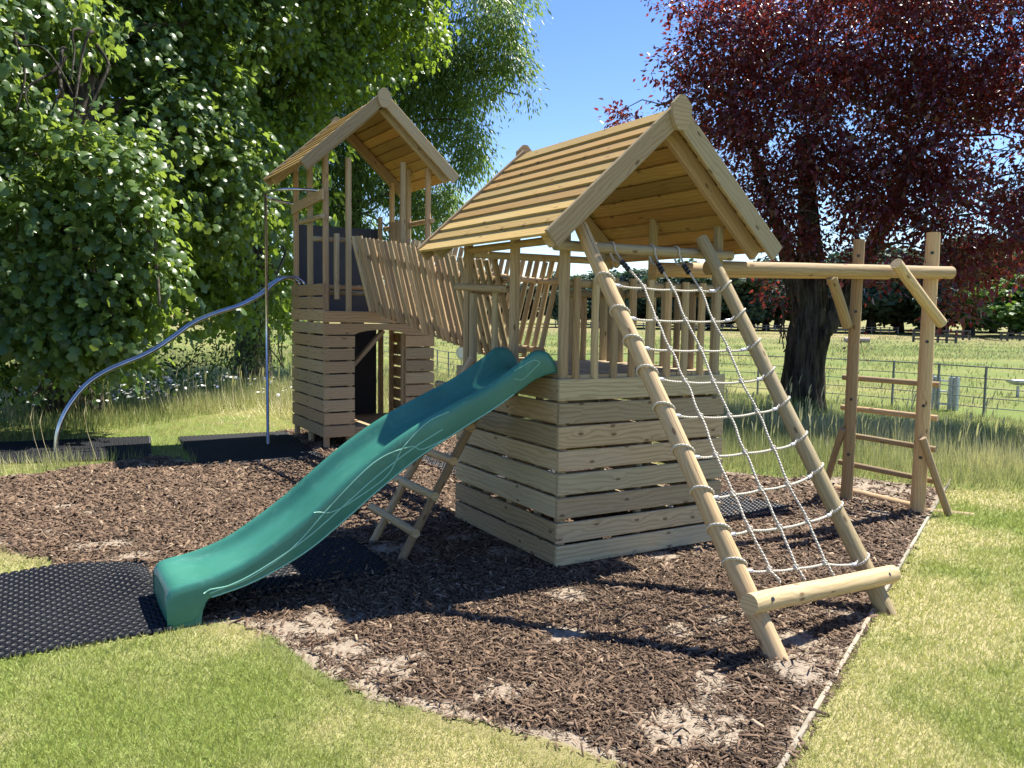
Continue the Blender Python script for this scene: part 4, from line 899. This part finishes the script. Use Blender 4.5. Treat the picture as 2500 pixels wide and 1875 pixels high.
# second sycamore further back
b1 = gpt(545, 21)
syc2 = thing('sycamore_tree', 'taller sycamore behind the curved rails, its dark trunk left of the fire pole', 'tree', tuple(b1))
tt = b1+np.array([0, 0, 4.2]); trunk(syc2, [b1-[0, 0, .3], b1+[0, 0, 1.], b1+[.05, 0, 2.5], tt, tt+[.3, .2, 3.]], [.48, .36, .34, .3, .2], seed=5)
B_ = [blob(470, 300, 17.5, 110, 150, 1.2), blob(540, 470, 18, 90, 140, 1.1), blob(450, 520, 17.5, 90, 120, 1.), blob(590, 300, 18.5, 90, 130, 1.2), blob(590, 150, 19, 130, 110, 1.4), blob(720, 90, 20, 140, 110, 1.5), blob(470, 120, 19, 130, 130, 1.4), blob(860, 60, 21, 110, 90, 1.4), blob(600, 600, 19, 50, 90, .8, 1), blob(490, 630, 18, 70, 60, .8), blob(400, 600, 17, 60, 90, .8), blob(570, 660, 19, 60, 40, .6), blob(640, 200, 20, 80, 100, 1.2), blob(650, -120, 21, 320, 170, 2.5), blob(420, 430, 18, 90, 200, 1.2)]
crown(syc2, B_, (MAPLE, MAPLE_F), 'syc2', 'twig', np.array([tt, tt+[.2, .1, 1.5], tt+[.3, .2, 3.]]), .122, 14, .21, 10.5, .75, .3, .4, .5, limb_r=.06, gap=.40, gs=1.3)
B_ = [blob(420, -330, 18, 260, 150, 2.2), blob(700, -330, 17, 260, 140, 2.2), blob(600, -160, 18.5, 200, 100, 2.), blob(900, -260, 19, 200, 120, 2.), blob(500, 300, 22, 230, 300, 1.6), blob(560, 560, 22, 90, 130, 1.)]  # high blobs, out of view, are added to shade the crown below
crown(syc2, B_, (MAPLE, MAPLE_F), 'syc2', 'twig', None, .28, 7, .4, 2.2, .6, 0, .15, .25, limb_r=0, name='filler_crown')

# ash tree behind the taller tower
b2 = gpt(760, 27)
ash = thing('ash_tree', 'tall ash tree with fine drooping leaflets overhanging the taller tower against the sky', 'tree', tuple(b2))
tt = b2+np.array([0, 0, 5.]); trunk(ash, [b2-[0, 0, .3], b2+[0, 0, 2.], tt, tt+[.2, .2, 4.5]], [.42, .34, .3, .16], seed=8)
B_ = [blob(1030, 30, 25, 95, 75, 1.5), blob(1100, 40, 25, 55, 60, 1.), blob(1090, 150, 25, 45, 70, .9), blob(1120, 205, 25, 32, 45, .6), blob(1010, 170, 25.5, 70, 85, 1.2), blob(1020, 280, 25, 42, 75, .9, .8), blob(1005, 345, 25, 26, 35, .5, .8), blob(920, 130, 25.5, 90, 100, 1.4), blob(900, 270, 26, 70, 90, 1.3), blob(780, 190, 26, 110, 110, 1.6), blob(690, 260, 26, 80, 110, 1.4), blob(800, 370, 26.5, 80, 80, 1.2), blob(900, 430, 26.5, 75, 70, 1.1), blob(960, 425, 26, 38, 28, .7, .7), blob(740, 470, 27, 80, 110, 1.3), blob(850, 510, 27, 90, 70, 1.2), blob(660, 420, 27, 60, 100, 1.2), blob(650, 560, 27, 50, 120, 1.), blob(950, -110, 26, 240, 120, 2.5)]
crown(ash, B_, (BLADE, BLADE_F), 'ash', 'twig', np.array([tt, tt+[.1, .1, 2.], tt+[.2, .2, 4.], tt+1.5*C_R+[0, 0, 3.], tt-1.2*C_R+[0, 0, 2.5]]), .16, 44, .25, 7.5, 1.0, .3, .25, .5, limb_r=.05, gap=.43, gs=.9)
# dark understorey shrubs
def shrub(name, label, px, d, spec, leafm='shrub', group=None):
    b = gpt(px, d); s = thing(name, label, 'shrub', tuple(b), group)
    crown(s, spec, (OVAL, OVAL_F), leafm, 'twig', b+np.array([0, 0, .5]), .085, 12, .2, 9., .4, 0, .3, .4, limb_r=.02)
    return s
shrub('shrub', 'dark shrub at the foot of the trunk left of the fire pole', 490, 20, [blob(490, 745, 20, 60, 45, .6), blob(530, 770, 19.5, 45, 25, .5)])
shrub('shrub', 'leafy shrub between the fire pole and the taller tower wall', 610, 20, [blob(610, 690, 20, 32, 80, .6), blob(615, 590, 20.5, 30, 70, .6), blob(560, 720, 20, 40, 50, .5)], 'ash')
shrub('shrub', 'dark overgrown shrub at far left under the hanging sycamore', 60, 13, [blob(60, 780, 13, 110, 60, .7), blob(180, 790, 13.5, 80, 45, .6), blob(290, 780, 14, 60, 40, .6), blob(-60, 780, 13, 100, 80, .7)])
shrub('shrub', 'low dark weeds and brambles under the curved rails', 380, 17, [blob(370, 775, 17, 70, 30, .6), blob(440, 785, 16.5, 55, 25, .5), blob(330, 790, 17, 50, 22, .5)])

# purple plum
b3 = gpt(1745, 16.2)
plum = thing('plum_tree', 'purple leaved plum tree with a gnarled dark trunk behind the cargo net', 'tree', tuple(b3))
tt = b3+np.array([.35, .1, 2.3])
trunk(plum, [b3-[0, 0, .25], b3+[0, 0, .25], b3+[-.02, 0, .8], b3+[.02, 0, 1.35], b3+[.12, .05, 2.0], b3+[.05, .1, 3.2], b3+[-.05, .2, 5.]], [.47, .38, .33, .35, .26, .18, .11], n=64, ridge=.2, seed=12)
R_ = C_R*1.0
trunk(plum, [b3+[0, 0, 1.15], b3+.30*R_+[0, 0, 1.5], b3+.75*R_+[0, 0, 2.3], b3+1.3*R_+[0, 0, 3.4], b3+1.9*R_+[0, 0, 4.8]], [.26, .25, .20, .15, .08], n=18, ridge=.2, seed=15, name='limb')
trunk(plum, [b3+[0, 0, 1.3], b3-.18*R_+[0, 0, 2.0], b3-.55*R_+[0, 0, 3.2], b3-1.2*R_+[0, 0, 4.9]], [.22, .18, .13, .07], n=16, ridge=.2, seed=17, name='limb')
B_ = [blob(1560, 110, 16, 85, 110, 1.2), blob(1640, 60, 16, 140, 120, 1.5), blob(1800, 90, 16, 170, 130, 1.7), blob(1990, 90, 16, 170, 140, 1.8), blob(2160, 110, 16, 150, 150, 1.7), blob(1600, 230, 16, 110, 100, 1.3), blob(1720, 270, 15.6, 140, 110, 1.5), blob(1880, 280, 15.8, 160, 120, 1.6), blob(2050, 290, 16, 150, 120, 1.6), blob(2190, 300, 16, 110, 130, 1.5), blob(1650, 400, 15.6, 90, 90, 1.1), blob(1780, 420, 15.6, 120, 80, 1.2), blob(1930, 420, 15.8, 130, 90, 1.3), blob(2080, 440, 15.5, 120, 90, 1.2), blob(2190, 480, 15.2, 80, 100, 1.), blob(1690, 530, 15.4, 60, 70, .8, .8), blob(2000, 540, 15.2, 100, 50, .9, .8), blob(2130, 580, 15., 70, 55, .8, .9), blob(1640, 480, 15.4, 60, 70, .8, .8), blob(1850, 560, 15.8, 70, 60, .8, .6), blob(1700, 610, 16.3, 40, 55, .5, .6), blob(2070, 670, 15., 38, 22, .4, .7), blob(2280, 250, 16, 150, 300, 2.), blob(1900, -110, 16.5, 360, 120, 2.5)]
nodes = np.array([b3+[.05, .1, 3.0], b3+[0, .15, 4.2], b3+.75*R_+[0, 0, 2.3], b3+1.3*R_+[0, 0, 3.4], b3+1.8*R_+[0, 0, 4.5], b3-.55*R_+[0, 0, 3.2], b3-1.1*R_+[0, 0, 4.6], b3+[.1, .05, 2.2]])
crown(plum, B_, (OVAL, OVAL_F), 'plum', 'plumtwig', nodes, .10, 26, .17, 12., .35, .45, .2, .5, limb_r=.035, gap=.385, gs=1.5)
sp_ = [blob(1480, 205, 15.8, 62, 30, .6, .5), blob(1345, 247, 15.6, 44, 13, .25, 1.3), blob(1445, 140, 15.8, 36, 36, .4, .5), blob(1450, 12, 16, 55, 12, .3, 1.), blob(1500, 300, 15.6, 50, 30, .5, .5)]
crown(plum, sp_, (OVAL, OVAL_F), 'plum', 'plumtwig', None, .10, 20, .12, 12., .3, .6, .2, .5, limb_r=0, name='spur_foliage')
mb = MB()
for c_ in ((1500, 240), (1530, 170)): twig(mb, WA(1600, 280, 15.9), WA(c_[0]-170 if c_[1] > 200 else 1430, c_[1]+5 if c_[1] > 200 else 130, 15.6), .03, .006, .04, 8, 5)
for k in range(46):
    c = B_[rng.integers(0, 22)]; a = np.array(c[0])+rng.normal(0, .4, 3); e = norm(np.array(c[0])-(b3+[0, 0, 3.5])); twig(mb, a-e*.8, a+e*rng.uniform(.2, .9)+rng.normal(0, .25, 3), .016, .004, .05, 5, 4)
for k in range(16): a = b3+R_*rng.uniform(-.6, .3)+np.array([0, 0, rng.uniform(.8, 1.6)]); twig(mb, a, a+np.array([rng.normal(0, .25), rng.normal(0, .2), rng.uniform(.9, 1.8)]), .014, .004, 0, 5, 4)
mb.build('bare_twigs', 'plumtwig', plum)
sk = [blob(1700, 640, 16, 28, 60, .35), blob(1690, 575, 15.9, 35, 40, .35), blob(1850, 735, 15.9, 12, 16, .2, 1.2)]
crown(plum, sk, (OVAL, OVAL_F), 'plum', 'plumtwig', None, .07, 8, .12, 9, .3, .6, .2, .5, limb_r=0, name='sucker_foliage')

# parkland trees across the field: three crowns, copied
def far_crown(seed):
    r2 = np.random.default_rng(seed); Ps, ts, us = [], [], []
    for k in range(12):
        a = r2.uniform(0, 2*PI); q = r2.uniform(0, .30); c = np.array([q*math.cos(a), q*math.sin(a), r2.uniform(.24, .82)]); r = np.array([r2.uniform(.14, .25)]*2+[r2.uniform(.13, .2)])
        u = r2.normal(0, 1, (900, 3)); u /= np.linalg.norm(u, axis=1)[:, None]; rr = (.35+.68*r2.random(900))[:, None]; Ps.append(c+u*r*rr); us.append(u); ts.append(np.clip(r2.normal(.5, .16)+r2.normal(0, .22, 900), 0, 1))
    return np.concatenate(Ps), np.concatenate(us), np.concatenate(ts)
FARM = []
for sd in (1, 2, 3):
    P, u, t = far_crown(sd); n = len(P); T = OVAL*np.array([1, 1.5, 1])
    X = norm(rng.normal(0, 1, (n, 3))); Z = norm(u+np.array([0, 0, .6])+rng.normal(0, .5, (n, 3))); Z = norm(Z-X*(Z*X).sum(1, keepdims=True)); Y_ = np.cross(Z, X); s = rnd(n, .035, .075)[:, None, None]
    V = P[:, None]+s*(X[:, None]*T[None, :, 0:1]+Y_[:, None]*T[None, :, 1:2]+Z[:, None]*T[None, :, 2:3]); F = (np.arange(n)[:, None, None]*len(T)+OVAL_F[None]).reshape(-1, 3)
    me = np_mesh('crown', V.reshape(-1, 3), F, {'tint': np.repeat(t, len(T))}); me.materials.append(M['far'])
    tb = MB(); tb.tube([(0, 0, -.03), (.005, 0, .15), (0, .005, .35), (.02, .01, .6)], [.035, .026, .022, .01], 8, .5)
    for k in range(5): a = k*1.26; tb.tube([(0, 0, .28), (.1*math.cos(a), .1*math.sin(a), .42), (.2*math.cos(a), .2*math.sin(a), .6)], [.014, .01, .004], 5, .5)
    tm = tb.build('trunk', 'bark'); tme = tm.data; bpy.data.objects.remove(tm); FARM.append((me, tme))
def far_tree(px, d, h, wd, label, var, group=None, mat=None):
    h *= 1.08; wd *= 1.42; g = gpt(px, d); r = thing('parkland_tree', label, 'tree', tuple(g), group); r.scale = (h*wd, h*wd, h); r.rotation_euler = (0, 0, rng.uniform(0, 6.28))
    for nm, me in zip(('crown', 'trunk'), FARM[var]):
        if mat and nm == 'crown': me = me.copy(); me.materials.clear(); me.materials.append(M[mat])
        o = bpy.data.objects.new(nm, me); COL.objects.link(o); o.parent = r
    return r
TL = [(1225, 96, 4.6, 1.1, 'dark parkland tree seen behind the right pickets of the bridge'), (1292, 104, 6.2, 1.1, 'parkland tree seen between the corner post and the net pole of the front tower'), (1350, 98, 5.0, 1., 'low rounded parkland tree seen through front tower balusters left of the net'),
      (1405, 104, 6.8, 1.1, 'parkland tree standing behind the left upright rope of the net'), (1470, 98, 7.6, 1.1, 'tall parkland tree seen behind the middle of the cargo net'), (1535, 104, 8.2, 1.15, 'parkland tree seen just left of the right net pole'), (1600, 98, 7.8, 1.1, 'parkland tree seen right of the right net pole under the beam'),
      (1655, 106, 8.4, 1.1, 'parkland tree partly hidden by the left side of the plum trunk'), (1800, 100, 8.4, 1.1, 'parkland tree seen between plum trunk and climbing frame'), (1880, 100, 9.2, 1.15, 'broad parkland tree framed between both climbing frame posts, left one'), (1945, 106, 9.6, 1.1, 'broad parkland tree framed between both climbing frame posts, right one'),
      (2030, 100, 8.8, 1.1, 'parkland tree just right of the climbing frame behind the timber rails'), (2095, 96, 10.2, 1.1, 'tall dark parkland tree left of the small bright green tree'), (2260, 104, 8.0, 1.1, 'parkland tree at the right edge beyond the small bright tree')]
for k, (px, d, h, wd, lb) in enumerate(TL): far_tree(px, d, h, wd, lb, k % 3)
far_tree(2185, 88, 5.6, 1.25, 'small bright green tree on its own at right in front of the dark trees', 1, None, 'bright')
for k, px in enumerate(range(1210, 2330, 52)):
    far_tree(px, 122+5*(k % 3), 7.4+1.5*((k*7) % 5)/4+(1.2 if px > 1760 else 0), 1.15, 'distant dark tree in the belt behind the front row of parkland trees', (k*2+1) % 3, 'belt of distant trees behind the parkland trees')
for k, px in enumerate((975, 1050, 1130, 900, 800, 690, 580, 470, 360, 240, 110, -20, -150, 2340, 2430)):
    far_tree(px, 112+6*(k % 3), 6.0+1.4*(k % 2), 1.2, ['distant parkland tree glimpsed through the bridge or the left hand trees', ][0], k % 3, 'distant parkland trees behind the bridge and left trees')

# ------------------------------------------------------------------ fences and field things
fe = thing('estate_fence', 'grey metal estate railing fence with five rails crossing behind the play area', 'fence', (11.2, 6, 0))
FPT = [(13.9, -2.2), (13.0, -.2), (12.3, 1.6), (11.75, 3.0), (11.56, 3.95), (11.60, 4.85), (11.55, 5.75), (11.40, 6.65), (11.2, 7.55), (10.9, 8.6), (10.6, 9.7), (10.2, 11.0), (9.8, 12.4), (9.4, 13.8), (9.05, 15.2), (8.75, 16.6), (8.45, 17.96), (8.42, 19.1), (8.5, 20.09), (8.6, 21.4), (8.7, 22.8), (8.8, 24.2), (8.9, 26.)]
for x, y in FPT:
    z = float(gz(x, y)); MB().bar((x, y, z-.15), (x, y, z+.88), .034, .034, up=(0, 1, 0)).build('fence_post', 'rail', fe)
for h in (.86, .66, .49, .32, .15):
    MB().tube([(x-.02, y, float(gz(x, y))+h) for x, y in FPT], .012 if h > .8 else .0085, 6).build('fence_rail', 'rail', fe)
ga = thing('metal_gate', 'galvanised double post with short rungs joining them, beside the estate fence', 'gate post', (11.9, 4.9, 0))
for (x, y) in ((11.99, 4.79), (11.86, 5.08)):
    for e in (-.052, .052):
        mb = MB(); mb.bar((x+.02*e, y+e, -.05), (x+.02*e, y+e, .60), .09, .088, up=(1, 0, 0), ch=.02); mb.log((x+.02*e, y+e, .60), (x+.02*e, y+e, .628), .03, .018, n=10); mb.build('gate_post', 'galv', ga)
for z in (.09, .33, .53): bar('rung', 'white', ga, (11.96, 4.86, z), (11.88, 5.02, z), .03, .03)
def railings(label, pts, heights, name='paddock_rail', mat='darkwood', w_=.1):
    c = np.mean(np.array(pts), 0); o = thing(name, label, 'paddock fence', (c[0], c[1], 0))
    for x, y in pts: MB().bar((x, y, -.1), (x, y, max(heights)+.08), w_*1.3, w_*1.3, up=(0, 1, 0)).build('fence_post', mat, o)
    mb = MB()
    for h in heights:
        for a, b in zip(pts[:-1], pts[1:]): mb.bar((a[0], a[1], h), (b[0], b[1], h), .05, w_)
    mb.build('rails', mat, o)
def gl_(px, d): p = gpt(px, d); return (p[0], p[1])
railings('dark timber horse jump of three rails in the field behind the climbing frame', [gl_(1975, 66), gl_(2003, 66), gl_(2028, 65), gl_(2047, 65), gl_(2067, 65)], (.22, .52, .82), 'timber_jump')
railings('short low dark rail right of the timber jump in the field', [gl_(2068, 76), gl_(2082, 76), gl_(2096, 76)], (.35, .72), 'paddock_rail')
railings('dark low rail at the far right under the small bright tree', [gl_(2165, 76), gl_(2178, 76), gl_(2205, 76), gl_(2235, 76), gl_(2260, 76)], (.3, .6), 'paddock_rail')
railings('thin brown rail fence along the far edge of the field', [gl_(px, 97) for px in range(1200, 1960, 19)], (.35, .62), 'field_fence', 'palelog', .07)
g = gl_(1852, 60); lj = MB().log((g[0]-.7, g[1]+.4, .18), (g[0]+.7, g[1]-.45, .18), .17, n=12).build('log_jump', 'palelog', None, (g[0], g[1], 0)); tag(lj, 'pale pinkish log lying in the field beside the climbing frame post', 'log')
# pale metal things glimpsed in the field
tr = thing('water_trough', 'pale metal water trough behind the fence at the right edge', 'trough', (16.2, 5.6, 0))
p = WA(2190, 826, 21.5); ax_ = C_R; ux = np.array([ax_[0], ax_[1], 0]); uy = np.array([-ux[1], ux[0], 0]); V = []; mb = MB()
for q, (l, wv, z) in enumerate(((.30, .08, -.06), (.46, .12, .0), (.50, .14, .045), (.47, .12, .05), (.44, .10, .0), (.30, .05, -.04))):
    for a in np.linspace(0, 2*PI, 21)[:-1]: mb.v.append(Vector(p+ux*(.3+l*math.cos(a)*1.)+uy*wv*math.sin(a)+np.array([0, 0, z])))
for i in range(5):
    for k in range(20): mb.face((i*20+k, i*20+(k+1) % 20, (i+1)*20+(k+1) % 20, (i+1)*20+k), [(0, 0)]*4, .5, True)
mb.face(tuple(range(19, -1, -1)), [(0, 0)]*20, .5, False); mb.face(tuple(range(100, 120)), [(0, 0)]*20, .5, False); mb.build('basin', 'galv', tr)
for e in (-.2, .2): bb = p+ux*(.3+e); bar('leg', 'galv', tr, (bb[0], bb[1], -.05), (bb[0], bb[1], p[2]-.08), .05, .05, up=(0, 1, 0))
p = WA(997, 762, 24); ds = thing('round_sign', 'pale round disc with grey rim on a post behind the front tower far post', 'sign', (p[0], p[1], float(gz(p[0], p[1]))))
mb = MB(); f2 = np.array([-C_F[0], -C_F[1], 0]); f2 /= np.linalg.norm(f2); sd_ = np.cross(f2, [0, 0, 1])
mb.prism(tuple(p), tuple(p+f2*.03), [(.13*math.cos(a), .17*math.sin(a)) for a in np.linspace(0, 2*PI, 25)[:-1]], (0, 0, 1), False, .5); mb.build('disc', 'white', ds)
MB().tube([tuple(p+sd_*.13*math.cos(a)+np.array([0, 0, .17*math.sin(a)])+f2*.015) for a in np.linspace(0, 2*PI, 25)[:-1]], .022, 8, .5, closed=True).build('rim', 'galv', ds)
MB().tube([(p[0], p[1], float(gz(p[0], p[1]))-.1), (p[0], p[1], p[2]-.1)], .02, 8).build('post', 'galv', ds)
